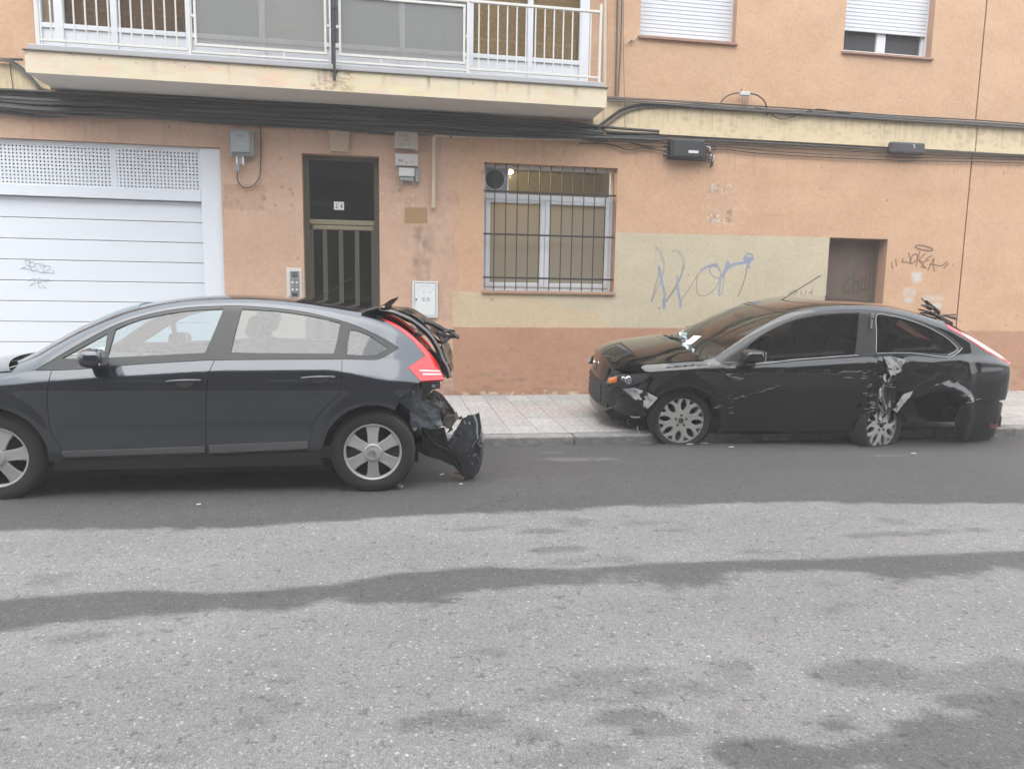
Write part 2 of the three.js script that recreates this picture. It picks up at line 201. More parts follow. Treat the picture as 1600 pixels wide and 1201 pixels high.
  poly([[1110, 288], [1150, 289], [1144, 347], [1107, 347]], 'rgba(190,160,138,0.35)'); patch(1110, 289, 1147, 347, ['#9a8070', '#d8c4b0', '#a88b78', '#e3d6c6'], 90); patch(1112, 289, 1120, 303, ['#9a8a80', '#e9dccb'], 36); patch(1108, 336, 1122, 346, ['#8f7d74', '#e9dccb'], 36); patch(1138, 330, 1142, 345, ['#8a6f60'], 16);
  poly([[632, 324], [667, 324], [668, 349], [632, 349]], '#a58763');
  for (const [a, b] of [[598, 302], [622, 303], [645, 305], [597, 333], [624, 333], [645, 321]]) { const q = PX(a, b); g.fillStyle = '#d8c3b0'; g.beginPath(); g.arc(q[0], q[1], 1.8, 0, 7); g.fill(); }
  for (const [a, b] of [[438, 247], [457, 302], [455, 320], [453, 296], [430, 320], [440, 292]]) { const q = PX(a, b); g.fillStyle = '#8d6c56'; g.globalAlpha = 0.6; g.beginPath(); g.ellipse(q[0], q[1], 1.5, 2.2, 0, 0, 7); g.fill(); g.globalAlpha = 1; }
  stroke([[1385, 313], [1386, 312], [1387, 313]], '#8d6c56', 0.015); stroke([[1196, 337], [1215, 335], [1230, 338]], 'rgba(150,115,95,.5)', 0.006);
  // spray-paint writing on the cream patch (traced strokes)
  const Z = (a) => a.map(([x, y]) => [1000 + x / 7.273, 360 + y / 7.273]);
  const blue = 'rgba(140,150,176,0.78)', pale = 'rgba(150,150,150,0.5)', thin = 'rgba(120,116,112,0.7)';
  stroke(Z([[170, 180], [215, 215], [250, 280], [280, 370], [270, 470], [235, 580], [180, 690], [130, 805]]), pale, 0.035);
  stroke(Z([[225, 420], [215, 520], [180, 600], [160, 720], [130, 805]]), thin, 0.013);
  stroke(Z([[215, 410], [235, 520], [265, 640], [285, 740], [275, 880]]), blue, 0.036); stroke(Z([[272, 790], [275, 880]]), blue, 0.045);
  stroke(Z([[380, 230], [440, 230], [490, 300], [500, 400], [470, 520], [400, 660], [300, 800]]), pale, 0.035); stroke(Z([[500, 400], [470, 520], [400, 660], [300, 800]]), thin, 0.015);
  stroke(Z([[425, 530], [430, 640], [440, 730], [460, 800], [460, 865]]), blue, 0.038);
  stroke(Z([[470, 800], [560, 660], [640, 530], [700, 450], [780, 400], [870, 385]]), thin, 0.012); stroke(Z([[700, 450], [780, 395], [880, 385]]), blue, 0.033);
  stroke(Z([[650, 510], [640, 620], [650, 720], [710, 755], [800, 720], [880, 630], [910, 540], [925, 470], [880, 390], [800, 410], [785, 470], [840, 530], [900, 540]]), thin, 0.012); stroke(Z([[910, 470], [895, 410], [800, 400], [788, 460], [830, 525], [900, 540]]), blue, 0.02);
  stroke(Z([[905, 735], [900, 640], [930, 540], [960, 470], [985, 380], [1005, 345], [1010, 400], [960, 480]]), blue, 0.034);
  stroke(Z([[930, 735], [950, 620], [965, 500]]), thin, 0.01); stroke(Z([[940, 510], [1000, 420], [1070, 380], [1180, 370], [1230, 350]]), blue, 0.042);
  stroke(Z([[1230, 265], [1180, 300], [1185, 350], [1240, 370], [1290, 330], [1280, 275], [1230, 262], [1200, 290], [1230, 340], [1260, 310]]), blue, 0.026); stroke(Z([[1210, 320], [1280, 315], [1240, 350], [1225, 395], [1240, 415]]), blue, 0.05);
  stroke(Z([[1222, 400], [1200, 540], [1160, 640], [1120, 745]]), thin, 0.018);
  // tag with a halo on the salmon wall
  const K = (a) => a.map(([x, y]) => [1280 + x / 7.273, 360 + y / 7.273]), ink = 'rgba(98,72,58,0.92)';
  stroke(K([[1095, 190], [1110, 165], [1200, 175], [1300, 210], [1290, 235], [1200, 228], [1110, 205], [1095, 185]]), 'rgba(112,88,80,.85)', 0.024);
  for (const s of [[[830, 360], [828, 400], [840, 435]], [[872, 325], [875, 365], [882, 402]], [[1018, 255], [1025, 290], [1040, 320], [1035, 350]], [[960, 320], [930, 358], [1000, 362], [1050, 375]], [[1045, 375], [1040, 320], [1075, 270], [1115, 265], [1125, 310], [1090, 360], [1050, 380]], [[1143, 243], [1130, 320], [1103, 405]], [[1205, 265], [1165, 310], [1130, 340], [1170, 380], [1215, 430]], [[1150, 345], [1185, 360]], [[1290, 290], [1240, 300], [1200, 360], [1160, 420]], [[1255, 335], [1225, 345]], [[1215, 425], [1180, 420]], [[1240, 450], [1280, 370], [1310, 300], [1300, 380], [1312, 465]], [[1260, 385], [1330, 390], [1390, 412], [1460, 355]], [[1420, 425], [1470, 380]]]) stroke(K(s), ink, 0.014);
  for (const [a, b, c, d] of [[1060, 480, 1150, 520], [1060, 530, 1160, 590], [975, 650, 1090, 740], [990, 770, 1050, 810], [1180, 740, 1400, 800], [1300, 830, 1380, 900]]) { const p0 = PX(...K([[a, b]])[0]), p1 = PX(...K([[c, d]])[0]); for (let k = 0; k < 46; k++) { g.fillStyle = 'rgba(205,196,190,.16)'; g.beginPath(); g.ellipse(mix(p0[0], p1[0], r()), mix(p0[1], p1[1], r()), 2 + r() * 5, 1.5 + r() * 4, 0, 0, 7); g.fill(); } }
  // half-hidden letters above the black car's roof
  for (const s of [[[1233, 460], [1238, 453], [1247, 455], [1243, 461], [1234, 462]], [[1252, 454], [1252, 462], [1259, 462], [1260, 455]], [[1269, 452], [1269, 464]], [[1264, 458], [1269, 456]]]) stroke(s, 'rgba(120,112,104,.55)', 0.02);
  // fine grain
  const im = g.getImageData(0, 0, w, h), D = im.data; for (let j = 0; j < h; j++) for (let i = 0; i < w; i++) { const n = (hash(i, j) - 0.5) * 9 + (noise(i * 0.21, j * 0.21) - 0.5) * 7 + (fbm(i * 0.02, j * 0.03, 4) - 0.5) * 14, k = (j * w + i) * 4; D[k] += n; D[k + 1] += n; D[k + 2] += n; } g.putImageData(im, 0, 0);
});
wallMap.repeat.set(1 / TXW, 1 / TYH); wallMap.offset.set(-TXX / TXW, 0); wallMap.wrapS = THREE.MirroredRepeatWrapping;
const wallBump = plasterBump.clone(); wallBump.repeat.set(1 / 0.7, 1 / 0.7); wallBump.needsUpdate = true;
const mWall = std(lin(0.86, 0.86, 0.86), 0.92, { map: wallMap, bumpMap: wallBump, bumpScale: 0.003 });
const roomBox = (x0, x1, y0, y1, z0) => [bx(x0, x1, y0, y1, z0 - 0.05, z0), bx(x0 - 0.05, x0, y0, y1, z0, -0.302), bx(x1, x1 + 0.05, y0, y1, z0, -0.302), bx(x0, x1, y1, y1 + 0.05, z0, -0.302), bx(x0, x1, y0 - 0.05, y0, z0, -0.302)];
function wallPiece(x0, x1, y1, holes) { const s = new THREE.Shape(); s.moveTo(x0, -0.1); s.lineTo(x1, -0.1); s.lineTo(x1, y1); s.lineTo(x0, y1); s.closePath();
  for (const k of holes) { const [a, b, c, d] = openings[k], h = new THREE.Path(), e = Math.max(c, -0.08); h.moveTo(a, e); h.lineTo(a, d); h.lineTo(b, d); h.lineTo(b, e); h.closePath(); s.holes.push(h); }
  return new THREE.ExtrudeGeometry(s, { depth: 0.3, bevelEnabled: false }).translate(0, 0, -0.3); }
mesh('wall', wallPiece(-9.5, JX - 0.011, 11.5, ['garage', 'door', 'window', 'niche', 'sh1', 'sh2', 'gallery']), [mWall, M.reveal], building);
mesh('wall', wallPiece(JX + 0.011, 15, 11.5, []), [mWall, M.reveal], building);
mesh('joint_sealant', bx(JX - 0.02, JX + 0.02, 0, 11, -0.06, -0.02), std(lin(0.12, 0.085, 0.065), 0.9), building);
{ // cream floor band, left and right of the balcony, stained
  const bandTex = canvas(1024, 64, (g, w, h) => { g.fillStyle = '#d9c5a2'; g.fillRect(0, 0, w, h); const r = rng(3); for (let k = 0; k < 260; k++) { const x = r() * w, l = 6 + r() * 50; g.strokeStyle = `rgba(${70 + r() * 40},${62 + r() * 30},${50 + r() * 20},${0.02 + r() * 0.07})`; g.lineWidth = 1 + r() * 7; g.beginPath(); g.moveTo(x, 0); g.lineTo(x + (r() - 0.5) * 3, l); g.stroke(); } for (let k = 0; k < 400; k++) { g.fillStyle = `rgba(90,80,62,${r() * 0.1})`; g.beginPath(); g.ellipse(r() * w, r() * h, 2 + r() * 9, 2 + r() * 6, 0, 0, 7); g.fill(); } });
  bandTex.wrapS = THREE.RepeatWrapping;
  const mB = std(lin(0.9, 0.9, 0.9), 0.9, { map: bandTex });
  for (const [a, b] of [[2.66, JX - 0.008], [JX + 0.008, 15], [-9.5, -3.83]]) { const g = rbx(a, b, 3.62, 4.0, 0.001, 0.05, 0.008); const P = g.attributes.position, U = g.attributes.uv; for (let i = 0; i < P.count; i++) U.setXY(i, P.getX(i) / 6, (P.getY(i) - 3.62) / 0.38); mesh('floor_band', g, mB, building); }
  mesh('parapet', bx(-9.6, 15.1, 11.5, 11.7, -0.35, 0.08), M.cream, building);
  mesh('backing_wall', bx(-9.5, 15, 0, 11.4, -4.2, -4), M.interior, building);
}
{ // entrance door
  const [a, b, , d] = openings.door, z = -0.17, bronze = std(lin(0.115, 0.1, 0.073), 0.45, { metalness: 0.4 }), tan = std(lin(0.25, 0.215, 0.145), 0.5, { metalness: 0.3 }), dg = phy(lin(0.3, 0.31, 0.32), 0.05, { transmission: 1, thickness: 0 });
  const door = mesh('entrance_door', [bx(a, a + 0.065, 0.1, d, z - 0.05, z + 0.03), bx(b - 0.065, b, 0.1, d, z - 0.05, z + 0.03), bx(a + 0.065, b - 0.065, d - 0.05, d, z - 0.05, z + 0.03), bx(a + 0.065, b - 0.065, 0.1, 0.45, z - 0.04, z + 0.02)], bronze, building, 'bronze metal entrance door with dark glass and upright bars');
  const yr = atZ(535, 352, z).y;
  mesh('rail', [rbx(a + 0.067, b - 0.067, yr + 0.002, yr + 0.065, z - 0.04, z + 0.035, 0.006), rbx(a + 0.105, b - 0.075, yr - 0.06, yr - 0.006, z - 0.04, z + 0.028, 0.006)], tan, door);
  mesh('transom_pane', bx(a + 0.067, b - 0.067, yr + 0.067, d - 0.052, z - 0.012, z - 0.006), dg, door); mesh('pane', bx(a + 0.067, b - 0.067, 0.452, yr - 0.062, z - 0.02, z - 0.014), dg, door);
  for (const px of [508, 533, 558]) { const x = atZ(px, 410, z).x; mesh('bar', rbx(x - 0.028, x + 0.028, 0.452, yr - 0.062, z - 0.012, z + 0.02, 0.004), bronze, door); }
  for (const x of [a + 0.067, b - 0.107]) mesh('stile', rbx(x, x + 0.04, 0.452, yr - 0.064, z - 0.012, z + 0.024, 0.004), bronze, door);
  mesh('hallway', [bx(a - 0.3, b + 0.3, 0, 3.4, -3.3, -3.2), bx(a - 0.35, a - 0.3, 0, 3.4, -3.2, -0.3), bx(b + 0.3, b + 0.35, 0, 3.4, -3.2, -0.3), bx(a - 0.3, b + 0.3, 3.35, 3.4, -3.2, -0.3), bx(a - 0.3, b + 0.3, 0.05, 0.13, -3.2, -0.3)], M.interior, building);
  const num = canvas(128, 64, (g) => { g.fillStyle = '#d9d9d6'; g.fillRect(0, 0, 128, 64); g.fillStyle = '#222'; g.fillRect(62, 0, 3, 64); g.font = 'bold 56px sans-serif'; g.textAlign = 'center'; g.fillText('2', 32, 52); g.fillText('4', 96, 52); });
  const n = atZ(529.5, 321.5, z), pl = thing('number_plate', 'small white plate with number 24 on the dark glass above the door', 'number plate', n.x, n.y, z - 0.001);
  const g = new THREE.BoxGeometry(0.125, 0.1, 0.008); mesh('plate', g, [M.white, M.white, M.white, M.white, std(0xffffff, 0.5, { map: num }), M.white], pl);
  const ks = new THREE.Shape(); const kp = [[514, 205], [546, 206], [543, 238], [518, 237]].map(([x, y]) => atZ(x, y)); kp.forEach((p, i) => (i ? ks.lineTo(p.x, p.y) : ks.moveTo(p.x, p.y)));
  mesh('keystone', new THREE.ExtrudeGeometry(ks, { depth: 0.05, bevelEnabled: true, bevelSize: 0.006, bevelThickness: 0.006, bevelSegments: 1 }).translate(0, 0, 0.002), std(lin(0.42, 0.31, 0.22), 0.85), building);
  mesh('door_step', rbx(a, b, 0.1, 0.17, -0.28, 0.0, 0.01), std(lin(0.3, 0.29, 0.28), 0.8), building);
}
{ // garage door: posts, lintel panel with punched vent holes, horizontal sections
  const [a, b, , d] = openings.garage, z = -0.06, gm = phy(lin(0.66, 0.68, 0.72), 0.42), door = new THREE.Group(); door.name = 'garage_door'; door.userData.label = 'white sectional garage door with punched vent panel'; building.add(door);
  const yv = atZ(150, 300, z).y, xi = atZ(318, 400, z).x;
  mesh('post', rbx(xi + 0.003, b - 0.003, 0.12, d - 0.003, z - 0.08, z + 0.03, 0.006), gm, door);
  const yb = yv + 0.03;
  mesh('lintel', rbx(a, xi, yb - 0.1, yb + 0.03, z - 0.05, z + 0.02, 0.006), gm, door);
  const holes = canvas(64, 64, (g) => { g.fillStyle = '#fff'; g.fillRect(0, 0, 64, 64); g.fillStyle = '#000'; g.beginPath(); g.arc(32, 32, 15, 0, 7); g.fill(); }, false); holes.wrapS = holes.wrapT = THREE.RepeatWrapping;
  const pitchH = 0.0415, vent = new THREE.MeshPhysicalMaterial({ color: lin(0.66, 0.68, 0.72), roughness: 0.42, alphaMap: holes, alphaTest: 0.5 });
  const W0 = xi - 0.02, top = d - 0.045, bot = yb + 0.032;
  const strip = (x0, x1, holesOn) => { const g = new THREE.PlaneGeometry(x1 - x0, top - bot).translate((x0 + x1) / 2, (top + bot) / 2, z), P = g.attributes.position, U = g.attributes.uv; for (let i = 0; i < P.count; i++) U.setXY(i, (P.getX(i) - W0) / pitchH, (P.getY(i) - bot) / pitchH); return mesh(holesOn ? 'vent_panel' : 'blank_strip', g, holesOn ? vent : gm, door); };
  const xs = atZ(175, 270, z).x; strip(xs + 0.05, W0, true); strip(a, xs, true); mesh('blank_strip', bx(xs, xs + 0.05, bot, top, z - 0.004, z), gm, door);
  mesh('head', rbx(a, xi, top, d - 0.002, z - 0.04, z + 0.012, 0.004), gm, door); mesh('side_strip', bx(W0, xi, bot, top, z - 0.03, z + 0.003), gm, door);
  const s0 = yb - 0.1, step = (atZ(160, 343.5, z - 0.05).y - atZ(160, 460, z - 0.05).y) / 3.63;
  const y1 = atZ(160, 343.5, z - 0.05).y; let yt = s0 - 0.004;
  for (let k = 0; k < 9; k++) { const yl = y1 - k * step; if (yl < 0.1) break; const lo = Math.max(yl, 0.12); mesh('panel', rbx(a, xi - 0.004, lo + 0.004, yt - 0.003, z - 0.09, z - 0.045, 0.007, 3), gm, door); yt = yl; }
  mesh('track_backing', bx(a, xi, 0.1, s0, z - 0.12, z - 0.1), M.grey, door);
  mesh('garage_room', roomBox(a - 0.1, b + 0.1, 0.1, 3.4, -3.9), M.interior, building);
  // felt-pen tags on the sections
  const tagTex = canvas(512, 384, (g) => { g.clearRect(0, 0, 512, 384); const f = 512 / 1600 * 1.55; const L = (pts, c, w) => { g.strokeStyle = c; g.lineWidth = w; g.lineCap = 'round'; g.lineJoin = 'round'; g.beginPath(); pts.forEach(([x, y], i) => { const X = (x - 360) * f * 1.2, Y = (y - 110) * f * 1.02; i ? g.lineTo(X, Y) : g.moveTo(X, Y); }); g.stroke(); };
    const c = 'rgba(112,128,132,.95)', e = 'rgba(130,134,142,.9)';
    for (const s of [[[530, 145], [635, 155], [600, 285], [560, 270], [530, 150]], [[400, 355], [520, 290], [470, 340], [640, 360], [690, 395], [770, 395]], [[620, 290], [610, 220], [650, 185], [720, 185], [745, 240], [740, 295], [620, 288], [660, 370], [740, 390]], [[750, 225], [820, 215], [870, 245], [875, 315]], [[770, 340], [780, 390], [860, 420]], [[885, 195], [935, 300], [915, 400], [860, 435]], [[935, 300], [970, 230]], [[940, 290], [990, 265], [1060, 260], [1095, 300], [1050, 350], [970, 395], [900, 430], [1040, 425], [1140, 435]], [[1150, 350], [1150, 455]]]) L(s, c, 5);
    for (const s of [[[540, 640], [680, 560], [730, 560], [720, 620], [590, 745], [750, 670]], [[800, 545], [790, 640], [770, 670], [850, 650]], [[800, 550], [860, 570], [880, 620], [800, 660], [790, 760], [860, 770], [950, 790]], [[915, 570], [920, 650], [960, 580], [985, 650], [1015, 565], [1060, 640]], [[870, 720], [940, 750], [960, 790]]]) L(s, e, 4); });
  const p0 = atZ(27, 404, z - 0.045), p1 = atZ(90, 456, z - 0.045);
  const t = thing('felt_pen_tag', 'scribbled grey felt pen tag on the white garage door', 'graffiti', (p0.x + p1.x) / 2, (p0.y + p1.y) / 2, z - 0.0405);
  mesh('lettering', new THREE.PlaneGeometry(p1.x - p0.x, p0.y - p1.y), new THREE.MeshStandardMaterial({ map: tagTex, transparent: true, roughness: 0.6 }), t);
}
{ // barred window: PVC frame, frosted panes, fan pane, lit room behind
  const [a, b, c, d] = openings.window, z = -0.19, w = new THREE.Group(); w.name = 'barred_window'; w.userData.label = 'white framed window with frosted panes behind dark iron bars'; building.add(w);
  const f = (n, x0, x1, y0, y1, z0 = z - 0.03, z1 = z + 0.03) => mesh(n, rbx(x0, x1, y0, y1, z0, z1, 0.006), M.whitePvc, w);
  const yT = atZ(850, 307, z).y, xM = atZ(850, 380, z).x; // transom and centre
  f('frame', a, a + 0.045, c, d); f('frame', b - 0.045, b, c, d); f('frame', a + 0.045, b - 0.045, c, c + 0.05); f('frame', a + 0.045, b - 0.045, d - 0.04, d); f('transom', a + 0.045, b - 0.045, yT - 0.06, yT + 0.012, z - 0.03, z + 0.034);
  for (const [x0, x1] of [[a + 0.048, xM - 0.003], [xM + 0.003, b - 0.048]]) { const s = 0.06; const sash = f('sash', x0, x0 + s, c + 0.052, yT - 0.062, z - 0.02, z + 0.042); for (const q of [[x1 - s, x1, c + 0.052, yT - 0.062], [x0 + s, x1 - s, c + 0.052, c + 0.052 + s], [x0 + s, x1 - s, yT - 0.062 - s * 0.7, yT - 0.062]]) f('sash', ...q, z - 0.02, z + 0.042);
    mesh('frosted_pane', bx(x0 + s, x1 - s, c + 0.05 + s, yT - 0.062 - s * 0.7, z, z + 0.006), phy(lin(0.46, 0.41, 0.31), 0.5, { transmission: 0.55, thickness: 0 }), w); }
  const xf = atZ(791, 290, z).x; f('frame', xf, xf + 0.03, yT + 0.012, d - 0.04);
  const fan = mesh('fan_panel', bx(a + 0.045, xf, yT + 0.012, d - 0.04, z - 0.006, z + 0.004), std(lin(0.34, 0.33, 0.32), 0.5), w), fc = atZ(773.5, 280, z + 0.02);
  mesh('fan_ring', new THREE.TorusGeometry(0.135, 0.013, 8, 40).translate(fc.x, fc.y, z + 0.012), std(lin(0.4, 0.4, 0.4), 0.5), fan); mesh('fan_opening', new THREE.CylinderGeometry(0.13, 0.13, 0.012, 36).rotateX(Math.PI / 2).translate(fc.x, fc.y, z + 0.012), M.dark, fan);
  mesh('transom_pane', bx(xf + 0.03, b - 0.045, yT + 0.012, d - 0.04, z, z + 0.005), M.glass, w);
  mesh('sill', rbx(a - 0.02, b + 0.02, c - 0.035, c + 0.004, -0.2, 0.035, 0.006), std(lin(0.36, 0.22, 0.15), 0.8), w);
  for (let k = 0; k < 11; k++) { const x = mix(atZ(772, 380, -0.04).x, atZ(944, 380, -0.04).x, k / 10); mesh('bar', rod([x, c + 0.006, -0.04], [x, d - 0.001, -0.04], 0.0075, 6), M.iron, w); }
  for (const py of [302, 368, 435]) { const y = atZ(855, py, -0.04).y; mesh('cross_bar', rbx(a + 0.001, b - 0.001, y - 0.012, y + 0.012, -0.038, -0.03, 0.002), M.iron, w); }
  // room behind
  const room = std(lin(0.17, 0.155, 0.13), 0.9);
  mesh('room', [bx(a - 0.6, b + 0.6, 0.4, 3.6, -3.1, -3.0), bx(a - 0.65, a - 0.6, 0.4, 3.6, -3, -0.3), bx(b + 0.6, b + 0.65, 0.4, 3.6, -3, -0.3), bx(a - 0.6, b + 0.6, 3.55, 3.6, -3, -0.3), bx(a - 0.6, b + 0.6, 0.4, 0.45, -3, -0.3)], room, building);
  mesh('dark_shelf', bx(1.7, 3.2, 2.2, 2.9, -2.9, -2.3), std(lin(0.1, 0.085, 0.07), 0.8), building);
  const lp = atZ(797, 268, -1.0), lamp = thing('ceiling_lamp', 'small lit ceiling lamp seen through the top of the barred window', 'lamp', lp.x, lp.y, -1.0);
  mesh('bulb', new THREE.SphereGeometry(0.05, 16, 12).scale(1, 0.6, 1), new THREE.MeshStandardMaterial({ color: 0x111111, emissive: 0xffe2a8, emissiveIntensity: 3 }), lamp); mesh('fitting', new THREE.CylinderGeometry(0.02, 0.03, 0.2, 12).translate(0, 0.13, 0), M.grey, lamp);
  const l = new THREE.PointLight(0xffdca0, 3.2, 0, 2); l.position.set(lp.x, lp.y - 0.05, -1.0); l.castShadow = true; l.shadow.radius = 2; scene.add(l); l.name = 'ceiling_lamp_light';
}
{ // blind doorway with a brown metal door
  const [a, b, c, d] = openings.niche, z = -0.2;
  const t = canvas(256, 512, (g) => { g.fillStyle = '#5b4d45'; g.fillRect(0, 0, 256, 512); const r = rng(8); for (let k = 0; k < 160; k++) { g.fillStyle = `rgba(${80 + r() * 60},${66 + r() * 50},${56 + r() * 40},.12)`; g.beginPath(); g.ellipse(r() * 256, r() * 512, 5 + r() * 30, 5 + r() * 40, 0, 0, 7); g.fill(); }
    g.strokeStyle = 'rgba(60,52,48,.6)'; g.lineWidth = 7; g.lineCap = 'round'; const L = (p) => { g.beginPath(); p.forEach(([x, y], i) => (i ? g.lineTo(x * 256, y * 300) : g.moveTo(x * 256, y * 300))); g.stroke(); };
    L([[0.55, 0.42], [0.45, 0.5], [0.46, 0.6], [0.56, 0.58]]); L([[0.6, 0.36], [0.62, 0.6]]); L([[0.62, 0.48], [0.7, 0.46], [0.7, 0.6]]); L([[0.76, 0.42], [0.74, 0.55], [0.82, 0.56], [0.83, 0.42]]); L([[0.9, 0.38], [0.88, 0.56]]); L([[0.95, 0.36], [0.99, 0.6]]); L([[0.66, 0.7], [0.65, 0.86]]); L([[0.28, 0.76], [0.33, 0.8], [0.38, 0.75]]); });
  const n = mesh('blind_doorway', bx(a, b, c, d, z - 0.04, z), [M.interior, M.interior, M.interior, M.interior, std(0xffffff, 0.75, { map: t }), M.interior], building, 'brown painted recessed doorway with faded graffiti');
  mesh('frame', [bx(a, a + 0.03, c, d, z, z + 0.015), bx(b - 0.03, b, c, d, z, z + 0.015), bx(a + 0.03, b - 0.03, d - 0.03, d, z, z + 0.015)], std(lin(0.13, 0.1, 0.08), 0.7), n);
}
for (const [key, pxB, low] of [['sh1', 0, 0], ['sh2', 0, 1]]) { // first-floor windows with roller shutters
  const [a, b, c, d] = openings[key], z = -0.13, w = new THREE.Group(); w.name = 'shuttered_window'; w.userData.label = low ? 'window with white roller shutter raised a little' : 'window with white roller shutter fully closed'; building.add(w);
  mesh('sill', rbx(a - 0.025, b + 0.02, c - 0.02, c + 0.012, -0.2, 0.04, 0.005), std(lin(0.3, 0.17, 0.12), 0.7), w);
  const y0 = low ? atZ(1385, 53, z).y : c + 0.02, r0 = 0.05, gl = phy(lin(0.2, 0.21, 0.22), 0.05, { transmission: 0.7, thickness: 0 });
  if (low) { for (const [x0, x1, q0, q1] of [[a, a + 0.05, c + 0.012, d], [b - 0.05, b, c + 0.012, d], [a + 0.05, b - 0.05, c + 0.012, c + 0.09], [(a + b) / 2 - 0.07, (a + b) / 2 + 0.07, c + 0.09, d]]) mesh('frame', rbx(x0, x1, q0, q1, -0.22, -0.16, 0.008), M.whitePvc, w);
    for (const [x0, x1] of [[a + 0.05, (a + b) / 2 - 0.07], [(a + b) / 2 + 0.07, b - 0.05]]) mesh('pane', bx(x0, x1, c + 0.09, d, -0.2, -0.194), gl, w); }
  for (let y = y0, k = 0; y < d; y += r0, k++) mesh(k ? 'shutter_slat' : 'bottom_slat', rbx(a + 0.012, b - 0.012, y + 0.002, y + r0 - 0.002, z - 0.012, z + 0.004, 0.005), M.whitePvc, w);
  mesh('guide', [bx(a, a + 0.012, c + 0.012, d, z - 0.02, z + 0.012), bx(b - 0.012, b, c + 0.012, d, z - 0.02, z + 0.012)], M.whitePvc, w);
  mesh('upstairs_room', roomBox(a - 0.4, b + 0.4, c - 0.6, d + 0.2, -3.4), M.interior, building);
}
{ // balcony: slab with fascia, ledge, posts, barred and mesh railings, glazed gallery with woven blinds
  const bal = new THREE.Group(); bal.name = 'balcony'; bal.userData.label = 'long first-floor balcony with white railings over the entrance'; building.add(bal);
  const x0 = -3.79, x1 = 2.63, Z = 0.72, yb = 3.75, yt = 3.975;
  const ft = canvas(2048, 128, (g, w, h) => { g.fillStyle = '#dacdb4'; g.fillRect(0, 0, w, h); const r = rng(21); for (let k = 0; k < 200; k++) { g.fillStyle = `rgba(${190 + r() * 50},${165 + r() * 50},${130 + r() * 50},.16)`; g.beginPath(); g.ellipse(r() * w, r() * h, 8 + r() * 50, 5 + r() * 30, 0, 0, 7); g.fill(); }
    for (const [u, wd, al] of [[0.665, 9, 0.5], [0.585, 7, 0.25], [0.72, 6, 0.2], [0.787, 6, 0.32], [0.81, 5, 0.25], [0.85, 7, 0.2], [0.94, 9, 0.35], [0.49, 16, 0.55], [0.475, 9, 0.4], [0.2, 10, 0.15], [0.32, 8, 0.15]]) { for (let q = 0; q < 10; q++) { g.strokeStyle = `rgba(92,76,56,${al * 0.16})`; g.lineWidth = wd * (0.3 + r()); g.beginPath(); const x = u * w + (r() - 0.5) * wd * 2; g.moveTo(x, 0); g.lineTo(x + (r() - 0.5) * 6, 30 + r() * 95); g.stroke(); } }
    for (let k = 0; k < 60; k++) { g.fillStyle = `rgba(150,128,100,${0.2 + r() * 0.3})`; g.beginPath(); g.ellipse((0.46 + r() * 0.07) * w, r() * h, 2 + r() * 14, 2 + r() * 8, r(), 0, 7); g.fill(); } for (let k = 0; k < 26; k++) { g.fillStyle = `rgba(140,118,92,${0.25 + r() * 0.4})`; g.beginPath(); g.ellipse(r() * w, r() * 40, 2 + r() * 6, 1 + r() * 5, r() * 3, 0, 7); g.fill(); } });
  const fasc = std(lin(0.92, 0.92, 0.92), 0.88, { map: ft }), under = std(lin(0.56, 0.53, 0.49), 0.95, { bumpMap: plasterBump, bumpScale: 0.003 }), side = std(lin(0.6, 0.53, 0.42), 0.88);
  mesh('slab', new THREE.BoxGeometry(x1 - x0, yt - yb, Z - 0.001).translate((x0 + x1) / 2, (yt + yb) / 2, Z / 2), [side, side, M.grey, under, fasc, side], bal);
  mesh('ledge', rbx(x0 - 0.02, x1 + 0.02, yt + 0.001, yt + 0.016, 0.001, Z + 0.022, 0.005), std(lin(0.2, 0.19, 0.175), 0.85), bal); mesh('coping', rbx(x0 + 0.02, x1 - 0.03, yt + 0.017, yt + 0.075, Z - 0.12, Z - 0.012, 0.01), std(lin(0.36, 0.36, 0.37), 0.8), bal);
  const rail = M.rail, zr = Z - 0.05, yl = 4.105, yu = 4.86;
  const P = (px, py) => atZ(px, py, zr).x;
  // posts
  for (const px of [519, 60, 938, 296, 731]) { const x = P(px, 60); mesh('post', rbx(x - 0.014, x + 0.014, yt + 0.075, 4.95, zr - 0.014, zr + 0.014, 0.003), px === 519 ? M.iron : rail, bal); }
  for (const [pa, pb] of [[64, 294], [733, 936]]) { const a = P(pa, 90), b = P(pb, 90); mesh('bottom_rail', rbx(a, b, yl - 0.012, yl + 0.012, zr - 0.012, zr + 0.012, 0.003), rail, bal); mesh('top_rail', rbx(a, b, yu - 0.015, yu + 0.015, zr - 0.015, zr + 0.015, 0.003), rail, bal); const n = Math.round((b - a) / 0.113); for (let k = 1; k < n; k++) { const x = mix(a, b, k / n); mesh('baluster', rod([x, yl + 0.012, zr], [x, yu - 0.015, zr], 0.009, 6), rail, bal); } }
  const meshTex = dataTex(64, 64, (u, v, x, y) => (x % 8 < 3 || y % 8 < 3 ? 255 : 0), false); meshTex.repeat.set(14, 7);
